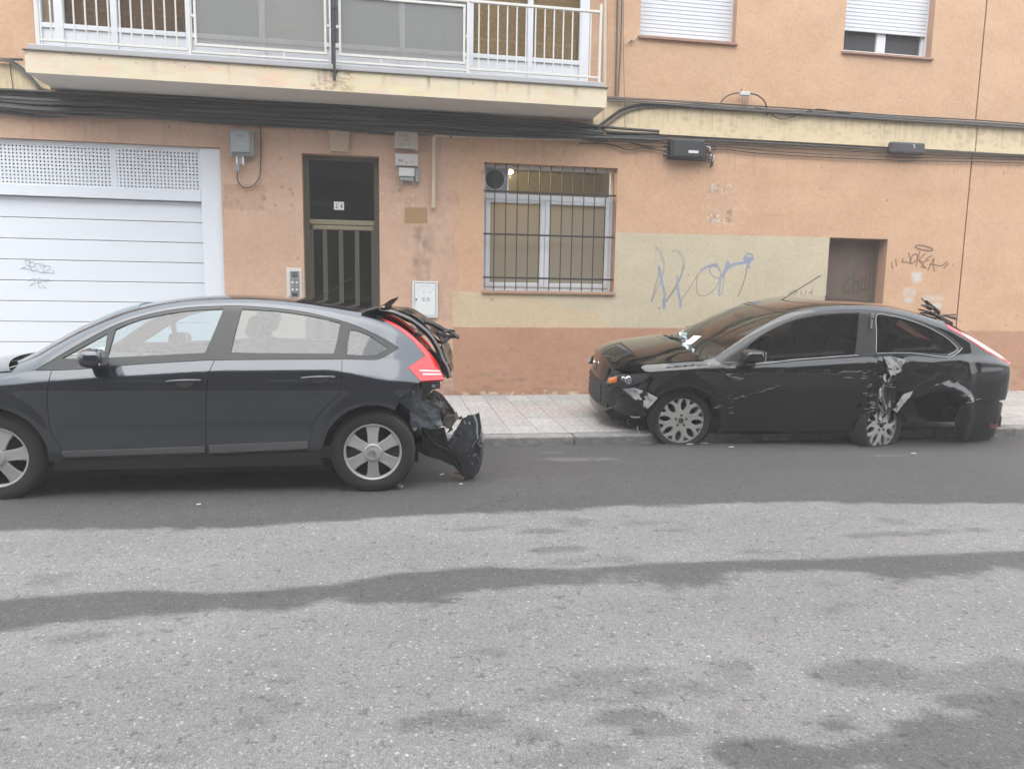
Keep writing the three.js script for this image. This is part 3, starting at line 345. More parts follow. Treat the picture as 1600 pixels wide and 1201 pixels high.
  for (const [pa, pb] of [[303, 510], [529, 727]]) { const a = P(pa, 50), b = P(pb, 50), lo = 4.165, hi = 4.80; const fr = mesh('mesh_frame', [rbx(a, b, lo - 0.014, lo + 0.014, zr - 0.014, zr + 0.014, 0.003), rbx(a, b, hi - 0.014, hi + 0.014, zr - 0.014, zr + 0.014, 0.003), rbx(a, a + 0.026, lo + 0.014, hi - 0.014, zr - 0.014, zr + 0.014, 0.003), rbx(b - 0.026, b, lo + 0.014, hi - 0.014, zr - 0.014, zr + 0.014, 0.003)], rail, bal);
    mesh('mesh_screen', bx(a + 0.026, b - 0.026, lo + 0.014, hi - 0.014, zr - 0.005, zr - 0.002), new THREE.MeshStandardMaterial({ color: lin(0.24, 0.235, 0.23), roughness: 0.6, alphaMap: meshTex, alphaTest: 0.5 }), fr);
    mesh('bottom_rail', rbx(a - 0.03, b + 0.03, 4.075, 4.098, zr - 0.012, zr + 0.012, 0.003), rail, bal); mesh('top_rail', rbx(a - 0.03, b + 0.03, yu - 0.015, yu + 0.015, zr - 0.015, zr + 0.015, 0.003), rail, bal);
    for (const t of [0.33, 0.67]) mesh('strut', rbx(mix(a, b, t) - 0.01, mix(a, b, t) + 0.01, 4.098, lo - 0.014, zr - 0.01, zr + 0.01, 0.002), rail, bal); for (const x of [a - 0.03, b + 0.005]) for (const y of [4.45]) mesh('clamp', rbx(x, x + 0.03, y, y + 0.03, zr - 0.012, zr + 0.012, 0.002), rail, bal); }
  // glazed gallery front, set back at the wall
  const zg = 0.04, gx0 = -3.74, gx1 = 2.57, wov = dataTex(256, 256, (u, v, x, y) => { const row = Math.floor(y / 16), off = row % 2 ? 16 : 0, st = ((x + off) % 32) / 32, k = 0.5 + 0.5 * Math.sin((y % 16) / 16 * Math.PI); const s = (0.55 + 0.45 * k) * (0.78 + 0.3 * Math.sin(st * Math.PI)) * (0.9 + 0.2 * hash(row, Math.floor((x + off) / 32))); return [186 * s, 146 * s, 98 * s]; }); wov.repeat.set(3, 6);
  const blinds = [std(lin(0.46, 0.34, 0.3), 0.85, { map: wov }), std(lin(0.95, 0.85, 0.7), 0.85, { map: wov }), std(lin(0.62, 0.55, 0.4), 0.85), std(lin(0.26, 0.25, 0.245), 0.85)];
  const cuts = [47, 62, 180, 296, 410, 519, 628, 735, 828, 918].map((px) => atZ(px, 60, zg).x); cuts[0] = gx0; cuts[9] = gx1 - 0.09;
  for (let k = 0; k < cuts.length; k++) mesh('mullion', rbx(cuts[k] - (k === 0 ? 0 : 0.035), cuts[k] + (k === 9 ? 0.09 : k === 0 ? 0.1 : 0.035), yt + 0.016, 6.35, zg - 0.03, zg + 0.03, 0.006), M.whitePvc, bal);
  for (let k = 0; k < cuts.length - 1; k++) { const a = cuts[k] + (k === 0 ? 0.1 : 0.035), b = cuts[k + 1] - 0.035; if (b - a < 0.08) continue; mesh('kick_panel', rbx(a, b, yt + 0.016, 4.42, zg - 0.02, zg + 0.01, 0.005), M.whitePvc, bal); mesh('window_rail', rbx(a, b, 4.42, 4.475, zg - 0.025, zg + 0.028, 0.005), M.whitePvc, bal);
    const tanRoom = k === 4; mesh('blind', bx(a, b, 4.476, 6.3, zg - 0.09, zg - 0.08), blinds[k < 3 ? 0 : tanRoom ? 2 : k === 3 || k === 5 || k === 6 ? 3 : 1], bal); mesh('pane', bx(a, b, 4.476, 6.3, zg - 0.004, zg + 0.001), M.glass, bal); }
  mesh('gallery_back', bx(gx0, gx1, 3.9, 6.4, -0.6, -0.5), M.interior, building);
  // upper slab above the frame keeps the gallery in shade, as the balcony of the next floor does
  mesh('upper_slab', bx(x0, x1, 6.6, 6.82, 0.001, Z), side, building);
  // dark downpipe in front of the middle
  const dp = thing('downpipe', 'thin dark drainpipe at the middle of the balcony', 'pipe'); const pxl = atZ(521.5, 60, Z + 0.03).x; mesh('pipe', rod([pxl, 3.86, Z + 0.03], [pxl, 4.98, Z + 0.03], 0.016, 8), M.iron, dp); for (const y of [3.95, 4.62]) mesh('bracket', rbx(pxl - 0.03, pxl + 0.03, y, y + 0.025, Z + 0.002, Z + 0.045, 0.003), M.iron, dp);
}
{ // opposite side of the street (behind the camera): a plain facade that the paint and glass mirror
  const o = thing('apartment_building', 'plain brown apartment block on the other side of the street, behind the viewer', 'building', 0, 0, 13.2);
  mesh('wall', bx(-14, 18, 0, 10.6, 0, 0.4), std(lin(0.1, 0.08, 0.07), 0.9), o); mesh('roof_edge', bx(-14.2, 18.2, 10.6, 10.8, -0.2, 0.5), std(lin(0.15, 0.12, 0.1), 0.9), o);
  const wm = phy(lin(0.05, 0.055, 0.06), 0.1); for (let f = 0; f < 3; f++) for (let k = 0; k < 9; k++) { const w = mesh('window', bx(-12.6 + k * 3.3, -11.2 + k * 3.3, 1 + f * 3.1, 2.6 + f * 3.1, -0.03, -0.001), wm, o); mesh('frame', bx(-12.7 + k * 3.3, -11.1 + k * 3.3, 0.93 + f * 3.1, 1 + f * 3.1, -0.06, -0.001), M.white, w); }
}
// ---------------------------------------------------------------- things fixed to the facade
const wp = (pts, z) => pts.map(([x, y, zz]) => atZ(x, y, zz ?? z));
function cable(pts, r, z, mat, label, group, name = 'cable', seg) { return tag(mesh(name, tube(wp(pts, z), r, seg ?? Math.max(24, pts.length * 10), 6), mat), label, 'cable', group); }
{
  const r = rng(77);
  // thick black bundle under the balcony; each cable sags on its own
  for (let k = 0; k < 15; k++) { const t = k / 14, a = (x) => mix(interp([[-300, 128], [0, 141], [89, 142], [270, 153], [540, 166], [770, 185], [915, 195], [960, 200], [1030, 205]], x), interp([[-300, 158], [0, 170], [44, 176], [169, 182], [304, 191], [540, 201], [669, 206], [770, 214], [915, 219], [960, 220], [1030, 221]], x), t); const pts = [], xe = k % 4 ? 922 + 28 * r() : 1030; for (let x = -300; x < xe; x += 70) pts.push([x, a(x) + (r() - 0.5) * 3.2 + (k > 12 ? 3 * Math.sin(x * 0.011 + k) : 0)]);
    { const x = xe; pts.push([x, a(x)]); } const edge = k === 0 ? 'topmost black cable of the bundle under the balcony' : k === 14 ? 'lowest black cable of the bundle under the balcony' : (k % 3 === 1 ? 'dark grey' : 'black') + ' cable in the thick bundle under the balcony';
    cable(pts, 0.012 + 0.013 * r(), 0.05 + 0.05 * r(), k % 3 === 1 ? M.cableGrey : M.cable, edge, 'cables of the bundle under the balcony', 'cable', 60); }
  // right of the balcony: upper bundle along the band
  const up = [[912, 207], [930, 200], [950, 186], [972, 170], [1000, 164], [1048, 163], [1133, 168], [1200, 172], [1277, 177], [1400, 185], [1528, 192], [1640, 199], [1900, 214]];
  cable(up, 0.019, 0.075, M.cable, 'thick black cable bending up round the balcony corner onto the band', undefined, 'cable', 90);
  cable(up.map(([x, y], i) => [x + 3, y + (i < 4 ? 6 : 4)]), 0.014, 0.07, M.cableGrey, 'dark grey cable bending up beside the thick one at the balcony corner', undefined, 'cable', 90);
  for (let k = 0; k < 4; k++) cable([[949, 152], [1048, 157], [1133, 164], [1277, 173], [1400, 181], [1528, 189], [1640, 197], [1900, 213]].map(([x, y]) => [x, y + k * 2.2 - 1 + (r() - 0.5) * 1.6]), 0.007 + 0.004 * r(), 0.065 + 0.012 * k, k % 2 ? M.cableGrey : M.cable, (k % 2 ? 'dark grey' : 'black') + ' cable along the top edge of the cream band', 'cables along the top of the band', 'cable', 80);
  cable([[1180, 168], [1200, 173], [1211, 182], [1222, 186], [1240, 182], [1258, 175], [1277, 170.5], [1300, 173], [1330, 178]], 0.008, 0.09, M.cable, 'black cable dipping in a loop below the top of the band');
  cable([[1126, 161], [1132, 153], [1145, 146.6], [1155, 145]], 0.009, 0.08, M.cable, 'short cable arching up to the white splice from the balcony side'); cable([[1172, 146], [1183.5, 148.7], [1193, 156], [1198, 166], [1199, 180]], 0.009, 0.08, M.cable, 'short cable arching down from the white splice to the band');
  { const p = atZ(1164, 146.5, 0.08), s = thing('cable_splice', 'white plastic cable splice above the cream band', 'splice', p.x, p.y, p.z); mesh('sleeve', rbx(-0.07, 0.07, -0.028, 0.028, -0.025, 0.025, 0.012), std(lin(0.5, 0.5, 0.48), 0.6), s); for (let k = 0; k < 4; k++) mesh('wire', tube([[-0.04 + k * 0.028, -0.02, 0.01], [-0.038 + k * 0.026, -0.1, 0.02], [-0.03 + k * 0.02, -0.2 - 0.03 * (k % 2), 0.0]], 0.004, 10, 5), M.cableGrey, s); mesh('tip', rod([-0.06, 0.02, 0], [-0.05, 0.06, 0], 0.008), M.cable, s); }
  // lower bundle under the band
  for (let k = 0; k < 7; k++) { const t = k / 6; cable([[905, 197], [945, 200], [1048, 206], [1110, 209], [1175, 212.5], [1280, 218], [1387, 224], [1500, 228], [1600, 232], [1900, 247]].map(([x, y]) => [x, y + t * interp([[905, 20], [1048, 17], [1387, 15], [1900, 13]], x) + (r() - 0.5) * 2.4]), 0.0045 + 0.006 * r(), 0.02 + 0.04 * r(), k % 3 === 1 ? M.cableGrey : M.cable, k === 0 ? 'topmost black cable of the bundle under the cream band' : (k % 3 === 1 ? 'dark grey' : 'black') + ' cable in the bundle under the cream band', 'cables of the bundle under the band', 'cable', 70); }
  cable([[905, 224], [950, 225], [984, 234], [1005, 231], [1040, 236]], 0.008, 0.04, M.cable, 'black cable sagging to the side of the black junction box'); cable([[930, 221], [980, 222], [1012, 229], [1042, 230]], 0.007, 0.03, M.cable, 'black cable running straight into the black junction box');
  for (const d of [0, 5]) cable([[1096, 234], [1125, 231], [1175, 236.7], [1281, 243.5], [1387, 248], [1600, 253], [1900, 266]].map(([x, y]) => [x, y - 3 + d]), 0.007, 0.025, M.cable, d ? 'lowest thin cable running along the wall from the junction box' : 'thin cable running along the wall just above the lowest one', undefined, 'cable', 70);
  // left end
  cable([[-60, 92], [0, 93], [20, 97], [45, 118], [63, 138], [75, 142]], 0.02, 0.08, M.cable, 'thick black cable slanting down at the other end of the balcony', undefined, 'cable', 40); cable([[-60, 95], [10, 96], [35, 112], [52, 130], [60, 140]], 0.01, 0.1, M.cableGrey, 'grey cable slanting down at the end of the balcony by the garage'); cable([[-40, 91], [0, 92], [35, 93]], 0.014, 0.06, M.cable, 'black cable running level onto the balcony end by the garage'); cable([[14, 96], [17, 120], [20, 141]], 0.004, 0.06, M.cable, 'hair-thin wire hanging on the cream band by the garage');
  // vertical wires right of the balcony
  cable([[966, -40], [964, 60], [962, 150]], 0.012, 0.02, M.cableGrey, 'grey cable running straight up the wall beside the balcony', undefined, 'cable', 20); cable([[973, -40], [970, 70], [966, 150]], 0.008, 0.018, M.cableGrey, 'thin grey cable leaning beside the straight one by the balcony', undefined, 'cable', 20); cable([[974, 0], [974, 60], [975, 110], [977, 200]], 0.003, 0.055, M.cable, 'hair-thin wire crossing the cream band by the balcony', undefined, 'cable', 20);
  { const p = atZ(988, 63, 0.02), h = thing('wire_hook', 'small hook on the wall under the closed shutter', 'hook', p.x, p.y, 0.0); mesh('stem', tube([[-0.1, -0.05, 0.02], [-0.03, 0, 0.03], [0.02, 0.005, 0.03], [0.045, 0.06, 0.02]], 0.006, 16, 6), M.cream, h); mesh('knob', new THREE.SphereGeometry(0.024, 10, 8).translate(-0.01, 0, 0.03), std(lin(0.4, 0.3, 0.22), 0.8), h); }
  // junction boxes on the cables
  { const p = atZ(1069, 236, 0.0), j = thing('junction_box', 'black telecom junction box with cables under the cream band', 'junction box', p.x, p.y, 0); mesh('case', rbx(-0.25, 0.24, -0.125, 0.13, 0.002, 0.14, 0.02, 3), std(lin(0.022, 0.021, 0.022), 0.6), j); mesh('lid', rbx(-0.21, 0.2, -0.095, 0.105, 0.141, 0.152, 0.006), std(lin(0.03, 0.029, 0.03), 0.5), j); mesh('sticker', bx(0.0, 0.14, -0.05, -0.015, 0.153, 0.1545), M.white, j);
    const q = rng(4); for (let k = 0; k < 9; k++) { const y = 0.1 - k * 0.027, L = 0.08 + q() * 0.1; mesh('gland', rod([0.24, y, 0.05], [0.24 + L * 0.5, y - 0.01, 0.05], 0.012), M.cable, j); mesh('tail', tube([[0.24 + L * 0.5, y - 0.01, 0.05], [0.24 + L, y - 0.02, 0.06], [0.25 + L * 0.9, y - 0.06 - q() * 0.08, 0.06]], 0.008, 10, 5), k % 4 === 1 ? M.white : M.cable, j); } for (const y of [0.04, -0.03, -0.08]) mesh('gland', rod([-0.25, y, 0.06], [-0.31, y, 0.06], 0.016), M.cable, j); }
  { const p = atZ(1411, 234, 0.0), j = thing('cable_sleeve', 'dark grey sleeve box wrapped round the cables above the halo tag', 'sleeve', p.x, p.y, 0.0); mesh('case', rbx(-0.27, 0.27, -0.075, 0.085, 0.016, 0.12, 0.03, 3), std(lin(0.05, 0.045, 0.048), 0.6), j); mesh('tie', tube([[0.06, 0.05, 0.122], [0.085, 0.04, 0.127], [0.08, 0.0, 0.124]], 0.006, 8, 5), M.white, j); }
  // cream conduit: down beside the balcony, along the wall, down to a stub
  { const c = tube(wp([[945.5, -60], [945, 60], [944.5, 170], [944, 206], [942.5, 213.5], [934, 216], [800, 214.5], [700, 211.5], [684, 211], [678.5, 213.5], [677.5, 221], [677.5, 270], [677, 322]], 0.045), 0.022, 260, 10); const t = thing('conduit_pipe', 'cream drain pipe running along the wall above the barred window', 'pipe'); mesh('pipe', c, std(lin(0.52, 0.42, 0.32), 0.6), t); for (const [x, y] of [[704, 211.8], [918, 215.7]]) { const p = atZ(x, y, 0.045); mesh('collar', new THREE.CylinderGeometry(0.027, 0.027, 0.03, 12).rotateZ(Math.PI / 2).translate(p.x, p.y, p.z), M.cableGrey, t); } { const p = atZ(677, 320, 0.045); mesh('end_socket', new THREE.CylinderGeometry(0.027, 0.027, 0.07, 12).translate(p.x, p.y + 0.0, p.z), std(lin(0.5, 0.41, 0.31), 0.6), t); } }
}
{ // grey electricity box
  const a = atZ(361, 204), b = atZ(395, 245), t = thing('electricity_box', 'grey plastic electricity box between the garage and the entrance', 'utility box', (a.x + b.x) / 2, b.y, 0), w = (b.x - a.x) / 2, h = a.y - b.y, gm = std(lin(0.25, 0.265, 0.27), 0.55);
  mesh('back', rbx(-w, w + 0.03, -0.01, h, 0.002, 0.1, 0.02, 3), gm, t); const print = canvas(128, 160, (g) => { g.fillStyle = '#909596'; g.fillRect(0, 0, 128, 160); g.fillStyle = '#5c6062'; g.font = 'bold 22px sans-serif'; g.textAlign = 'center'; g.fillText('Ejma', 66, 42); g.fillRect(48, 50, 34, 2); g.fillStyle = '#a5aaab'; g.font = '20px sans-serif'; g.fillText('F1:04', 66, 112); });
  mesh('lid', rbx(-w + 0.006, w - 0.004, 0.02, h - 0.01, 0.1, 0.13, 0.014, 3), gm, t); mesh('print', new THREE.PlaneGeometry(2 * w - 0.05, h - 0.07).translate(0, h / 2 + 0.005, 0.1315), std(0xffffff, 0.55, { map: print }), t);
  for (const x of [-0.055, -0.02, 0.015]) mesh('terminal', rbx(x - 0.012, x + 0.012, -0.11, -0.01, 0.05, 0.075, 0.004), x === -0.02 ? M.grey : M.white, t); mesh('gland', rod([-0.05, -0.1, 0.06], [-0.05, -0.19, 0.06], 0.028), M.grey, t); mesh('lead', tube([[-0.05, -0.17, 0.06], [-0.06, -0.28, 0.05], [0.0, -0.37, 0.03], [0.1, -0.36, 0.03], [0.19, -0.25, 0.03], [0.215, -0.05, 0.02], [0.225, 0.25, 0.02], [0.21, 0.45, 0.03]], 0.007, 50, 6), M.cable, t);
}
{ // fibre boxes stacked beside the door
  const mk = (x0, y0, x1, y1, dep, draw, label, col, name = 'terminal_box') => { const a = atZ(x0, y0), b = atZ(x1, y1), W = b.x - a.x, H = a.y - b.y, t = thing(name, label, 'utility box', (a.x + b.x) / 2, b.y, 0.002); const tx = canvas(256, Math.round(256 * H / W), (g, w, h) => { g.fillStyle = col; g.fillRect(0, 0, w, h); draw(g, w, h); }); const cm = std(new THREE.Color(col), 0.5); mesh('case', rbx(-W / 2, W / 2, 0, H, 0, dep, 0.012, 3), cm, t); mesh('front_print', new THREE.PlaneGeometry(W - 0.03, H - 0.03).translate(0, H / 2, dep + 0.0015), std(0xffffff, 0.5, { map: tx }), t); return [t, W, H, dep]; };
  mk(616.5, 206, 652.5, 235.5, 0.09, (g, w, h) => { g.fillStyle = '#57514b'; g.font = 'bold 46px monospace'; g.fillText('I:so', w * 0.14, h * 0.26); g.fillText('CJ', w * 0.42, h * 0.57); g.fillText('22-11', w * 0.14, h * 0.9); }, 'beige terminal box with handwritten figures 22-11, uppermost beside the door', '#a89f93');
  const [t1, W1, H1, d1] = mk(617, 241, 652.5, 261.5, 0.09, (g, w, h) => { g.fillStyle = '#3c3a39'; g.font = 'bold 58px serif'; g.fillText('61', w * 0.1, h * 0.76); g.fillStyle = '#666'; g.fillRect(w * 0.45, h * 0.76, 20, 20); g.strokeStyle = '#8f8b88'; g.lineWidth = 6; g.beginPath(); g.moveTo(w * 0.68, h * 0.74); g.lineTo(w * 0.77, h * 0.5); g.lineTo(w * 0.86, h * 0.74); g.closePath(); g.stroke(); g.strokeStyle = '#a5a19d'; g.lineWidth = 3; g.beginPath(); g.moveTo(6, h * 0.88); g.lineTo(w - 8, h * 0.93); g.stroke(); }, 'pale terminal box numbered 61 beside the entrance door', '#bdb8b4');
  const [t2, W2, H2, d2] = mk(622.5, 262.8, 647.5, 277.5, 0.08, () => {}, 'small plain white box hanging under the box numbered 61', '#c9c7c6', 'junction_cover');
  mesh('foot', rbx(-W2 / 2 + 0.01, W2 / 2 - 0.01, -0.05, -0.002, 0.005, d2 - 0.02, 0.008), M.grey, t2); mesh('lead', tube([[-0.06, -0.04, 0.04], [-0.07, -0.1, 0.04], [-0.11, -0.17, 0.02]], 0.012, 14, 6), std(lin(0.3, 0.27, 0.23), 0.7), t2); mesh('side_duct', rbx(W2 / 2 + 0.008, W2 / 2 + 0.05, -0.06, H2 + 0.01, 0.003, 0.045, 0.006), M.grey, t2); mesh('stub', tube([[0.05, -0.04, 0.04], [0.1, -0.08, 0.04], [0.15, -0.08, 0.03]], 0.009, 10, 6), M.grey, t2);
}
{ // intercom
  const a = atZ(453, 423), b = atZ(468, 464), t = thing('intercom', 'brushed metal intercom panel beside the entrance door', 'intercom', (a.x + b.x) / 2, b.y, 0.002), W = b.x - a.x, H = a.y - b.y, al = std(lin(0.3, 0.3, 0.31), 0.4, { metalness: 0.6 });
  mesh('plaster_patch', rbx(-W / 2 - 0.045, W / 2 + 0.03, -0.06, H + 0.04, 0, 0.006, 0.004), std(lin(0.6, 0.56, 0.52), 0.9), t); mesh('plate', rbx(-W / 2, W / 2, 0, H, 0.006, 0.024, 0.006), al, t); mesh('speaker', [0, 1, 2, 3].map((k) => bx(-W * 0.3, W * 0.3, H * 0.76 + k * 0.016, H * 0.76 + k * 0.016 + 0.006, 0.0245, 0.027)), M.dark, t); for (let k = 0; k < 4; k++) for (const x of [-0.026, 0.026]) mesh('button', rbx(x - 0.013, x + 0.013, H * 0.24 + k * 0.045, H * 0.24 + k * 0.045 + 0.028, 0.024, 0.031, 0.004), k % 2 ? M.grey : M.white, t); mesh('grille', rbx(-W * 0.28, W * 0.28, H * 0.04, H * 0.16, 0.024, 0.028, 0.002), M.dark, t);
}
{ // gas cabinet
  const a = atZ(644, 439), b = atZ(683.5, 496), t = thing('meter_cabinet', 'white metal meter cabinet with faded stickers beside the entrance', 'utility cabinet', (a.x + b.x) / 2, b.y, 0.002), W = b.x - a.x, H = a.y - b.y;
  mesh('frame', [rbx(-W / 2, W / 2, 0, 0.022, 0, 0.03, 0.003), rbx(-W / 2, W / 2, H - 0.022, H, 0, 0.03, 0.003), rbx(-W / 2, -W / 2 + 0.022, 0.022, H - 0.022, 0, 0.03, 0.003), rbx(W / 2 - 0.022, W / 2, 0.022, H - 0.022, 0, 0.03, 0.003)], M.white, t); mesh('back', bx(-W / 2 + 0.02, W / 2 - 0.02, 0.02, H - 0.02, 0.0, 0.006), M.grey, t);
  const tx = canvas(256, 370, (g, w, h) => { g.fillStyle = '#d4d6d5'; g.fillRect(0, 0, w, h); const r = rng(6); g.fillStyle = '#9b9fa1'; for (let k = 0; k < 9; k++) g.fillRect(74 + k * 14 + (k > 4 ? 10 : 0), 20 + (k % 3), 8 + (k % 2) * 3, 8); for (let k = 0; k < 40; k++) { g.fillStyle = `rgba(140,145,148,${r() * 0.4})`; g.fillRect(20 + r() * 210, 42 + r() * 60, 6 + r() * 28, 2 + r() * 5); } g.strokeStyle = 'rgba(120,122,125,.7)'; g.lineWidth = 5; g.beginPath(); g.arc(104, 80, 22, 0.5, 1.9); g.stroke(); g.fillStyle = 'rgba(160,162,163,.8)'; g.fillRect(92, 160, 34, 46); g.fillRect(148, 160, 26, 46); g.fillStyle = 'rgba(130,130,130,.8)'; g.fillRect(180, 164, 6, 44); for (let k = 0; k < 120; k++) { g.fillStyle = `rgba(150,146,138,${r() * 0.12})`; g.beginPath(); g.ellipse(r() * w, r() * h, 2 + r() * 12, 2 + r() * 8, 0, 0, 7); g.fill(); } });
  const dr = mesh('door', rbx(-W / 2 + 0.026, W / 2 - 0.026, 0.026, H - 0.026, 0.006, 0.026, 0.004), M.white, t); mesh('door_print', new THREE.PlaneGeometry(W - 0.07, H - 0.07).translate(0, H / 2, 0.0275), std(0xffffff, 0.45, { map: tx }), dr); mesh('lock', new THREE.CylinderGeometry(0.012, 0.012, 0.012, 12).rotateX(Math.PI / 2).translate(-W / 2 + 0.05, H * 0.5, 0.03), M.dark, dr);
}
// ---------------------------------------------------------------- car kit
// a car's side is a surface z = W(x, y) (x rearwards from the front axle, y up); panels are outlines on it
function Car(name, label, category, x, z, turnDeg, leanDeg) {
  const g = new THREE.Group(); g.name = numbered(name); g.position.set(x, 0, z); g.rotation.order = 'YXZ'; g.rotation.set(leanDeg * RAD, turnDeg * RAD, 0); scene.add(g); g.updateMatrixWorld(true); tag(g, label, category);
  const inv = g.matrixWorld.clone().invert(), eye = EYE.clone().applyMatrix4(inv);
  const car = { g, W: () => 0.85,
    on(px, py, w) { const d = ray(px, py).transformDirection(inv), t = (w - eye.z) / d.z; return [eye.x + d.x * t, eye.y + d.y * t]; },
    tr(px, py) { let w = 0.8, p; for (let k = 0; k < 14; k++) { p = car.on(px, py, w); w = mix(w, car.W(p[0], p[1]), 0.7); } return p; },
    side(s = 1, off = 0) { return (x, y) => [x, y, s * (car.W(x, y) + off)]; } };
  return car;
}
function spline(pts, n = 6) { const out = [], P = (i) => pts[clamp(i, 0, pts.length - 1)]; for (let i = 0; i < pts.length - 1; i++) for (let k = 0; k < n; k++) { const t = k / n, a = P(i - 1), b = P(i), c = P(i + 1), d = P(i + 2); out.push([0, 1].map((q) => 0.5 * (2 * b[q] + (c[q] - a[q]) * t + (2 * a[q] - 5 * b[q] + 4 * c[q] - d[q]) * t * t + (3 * b[q] - a[q] - 3 * c[q] + d[q]) * t * t * t))); } out.push(pts[pts.length - 1]); return out; }
const arc = (cx, cy, r, a0, a1, n = 22) => Array.from({ length: n + 1 }, (_, i) => { const a = mix(a0, a1, i / n) * RAD; return [cx + r * Math.cos(a), cy + r * Math.sin(a)]; });
function area2(p) { let s = 0; for (let i = 0; i < p.length; i++) { const a = p[i], b = p[(i + 1) % p.length]; s += a[0] * b[1] - b[0] * a[1]; } return s / 2; }
function clean(p) { const o = []; for (const q of p) { const l = o[o.length - 1]; if (!l || Math.hypot(q[0] - l[0], q[1] - l[1]) > 1e-4) o.push(q); } if (o.length > 1 && Math.hypot(o[0][0] - o[o.length - 1][0], o[0][1] - o[o.length - 1][1]) < 1e-4) o.pop(); return o; }
function inset(p, d) { const ccw = area2(p) > 0 ? 1 : -1, n = p.length; return p.map((q, i) => { const a = p[(i + n - 1) % n], b = p[(i + 1) % n]; let x1 = q[0] - a[0], y1 = q[1] - a[1], x2 = b[0] - q[0], y2 = b[1] - q[1]; const l1 = Math.hypot(x1, y1) || 1, l2 = Math.hypot(x2, y2) || 1; let nx = -(y1 / l1 + y2 / l2) * ccw, ny = (x1 / l1 + x2 / l2) * ccw; const l = Math.hypot(nx, ny) || 1, k = Math.min(2, 2 / l); return [q[0] + nx / l * d * k * l / 2 * 1, q[1] + ny / l * d * k * l / 2]; }); }
function panel(outer, surf, { holes = [], cell = 0.05, depth = 0.014, gap = 0.0025 } = {}) {
  outer = clean(outer); if (gap) outer = clean(inset(outer, gap)); if (area2(outer) < 0) outer.reverse(); holes = holes.map((h) => { h = clean(h); if (area2(h) > 0) h.reverse(); return h; });
  const dens = (p) => { const o = []; p.forEach((a, i) => { const b = p[(i + 1) % p.length], n = Math.max(1, Math.ceil(Math.hypot(b[0] - a[0], b[1] - a[1]) / cell)); for (let k = 0; k < n; k++) o.push([mix(a[0], b[0], k / n), mix(a[1], b[1], k / n)]); }); return o; };
  outer = dens(outer); holes = holes.map(dens);
  const v2 = (p) => p.map(([x, y]) => new THREE.Vector2(x, y)); let tris = THREE.ShapeUtils.triangulateShape(v2(outer), holes.map(v2)); const vs = [...outer, ...holes.flat()];
  for (let it = 0; it < 7; it++) { const mids = new Map(), mid = (a, b) => { const A = vs[a], B = vs[b]; if (Math.hypot(A[0] - B[0], A[1] - B[1]) <= cell * 1.25) return -1; const k = a < b ? a + '_' + b : b + '_' + a; if (!mids.has(k)) { mids.set(k, vs.length); vs.push([(A[0] + B[0]) / 2, (A[1] + B[1]) / 2]); } return mids.get(k); }; const out = [];
    for (const [a, b, c] of tris) { const x = mid(a, b), y = mid(b, c), z = mid(c, a), m = (x >= 0) + (y >= 0) + (z >= 0);
      if (!m) out.push([a, b, c]); else if (m === 3) out.push([a, x, z], [x, b, y], [z, y, c], [x, y, z]);
      else if (m === 1) { if (x >= 0) out.push([a, x, c], [x, b, c]); else if (y >= 0) out.push([a, b, y], [a, y, c]); else out.push([a, b, z], [z, b, c]); }
      else if (x < 0) out.push([a, b, y], [a, y, z], [z, y, c]); else if (y < 0) out.push([b, c, z], [b, z, x], [x, z, a]); else out.push([c, a, x], [c, x, y], [y, x, b]); }
    if (out.length === tris.length) break; tris = out; }
  const e = 0.003, nrm = (x, y) => { const a = surf(x + e, y), b = surf(x - e, y), c = surf(x, y + e), d = surf(x, y - e); const n = new THREE.Vector3(a[0] - b[0], a[1] - b[1], a[2] - b[2]).cross(V(c[0] - d[0], c[1] - d[1], c[2] - d[2])).normalize(); return n; };
  const s = surf(...outer[0])[2] < 0 ? -1 : 1, pos = [], nor = [], uv = [], idx = [];
  for (const [x, y] of vs) { const p = surf(x, y), n = nrm(x, y); if (n.z * s < 0) n.negate(); pos.push(...p); nor.push(n.x, n.y, n.z); uv.push(x, y); }
  for (const [a, b, c] of tris) s > 0 ? idx.push(a, b, c) : idx.push(a, c, b);
  if (depth) for (const loop of [outer, ...holes]) for (let i = 0; i < loop.length; i++) { const a = loop[i], b = loop[(i + 1) % loop.length], k = pos.length / 3, pa = surf(...a), pb = surf(...b), na = nrm(...a), nb = nrm(...b); if (na.z * s < 0) na.negate(); if (nb.z * s < 0) nb.negate(); const n = V(pb[0] - pa[0], pb[1] - pa[1], pb[2] - pa[2]).cross(na).normalize();
    pos.push(...pa, ...pb, pa[0] - na.x * depth, pa[1] - na.y * depth, pa[2] - na.z * depth, pb[0] - nb.x * depth, pb[1] - nb.y * depth, pb[2] - nb.z * depth); for (let q = 0; q < 4; q++) { nor.push(n.x, n.y, n.z); uv.push(0, 0); } idx.push(k, k + 2, k + 1, k + 1, k + 2, k + 3); }
  const g = new THREE.BufferGeometry(); g.setAttribute('position', new THREE.Float32BufferAttribute(pos, 3)); g.setAttribute('normal', new THREE.Float32BufferAttribute(nor, 3)); g.setAttribute('uv', new THREE.Float32BufferAttribute(uv, 2)); g.setIndex(idx); return g;
}
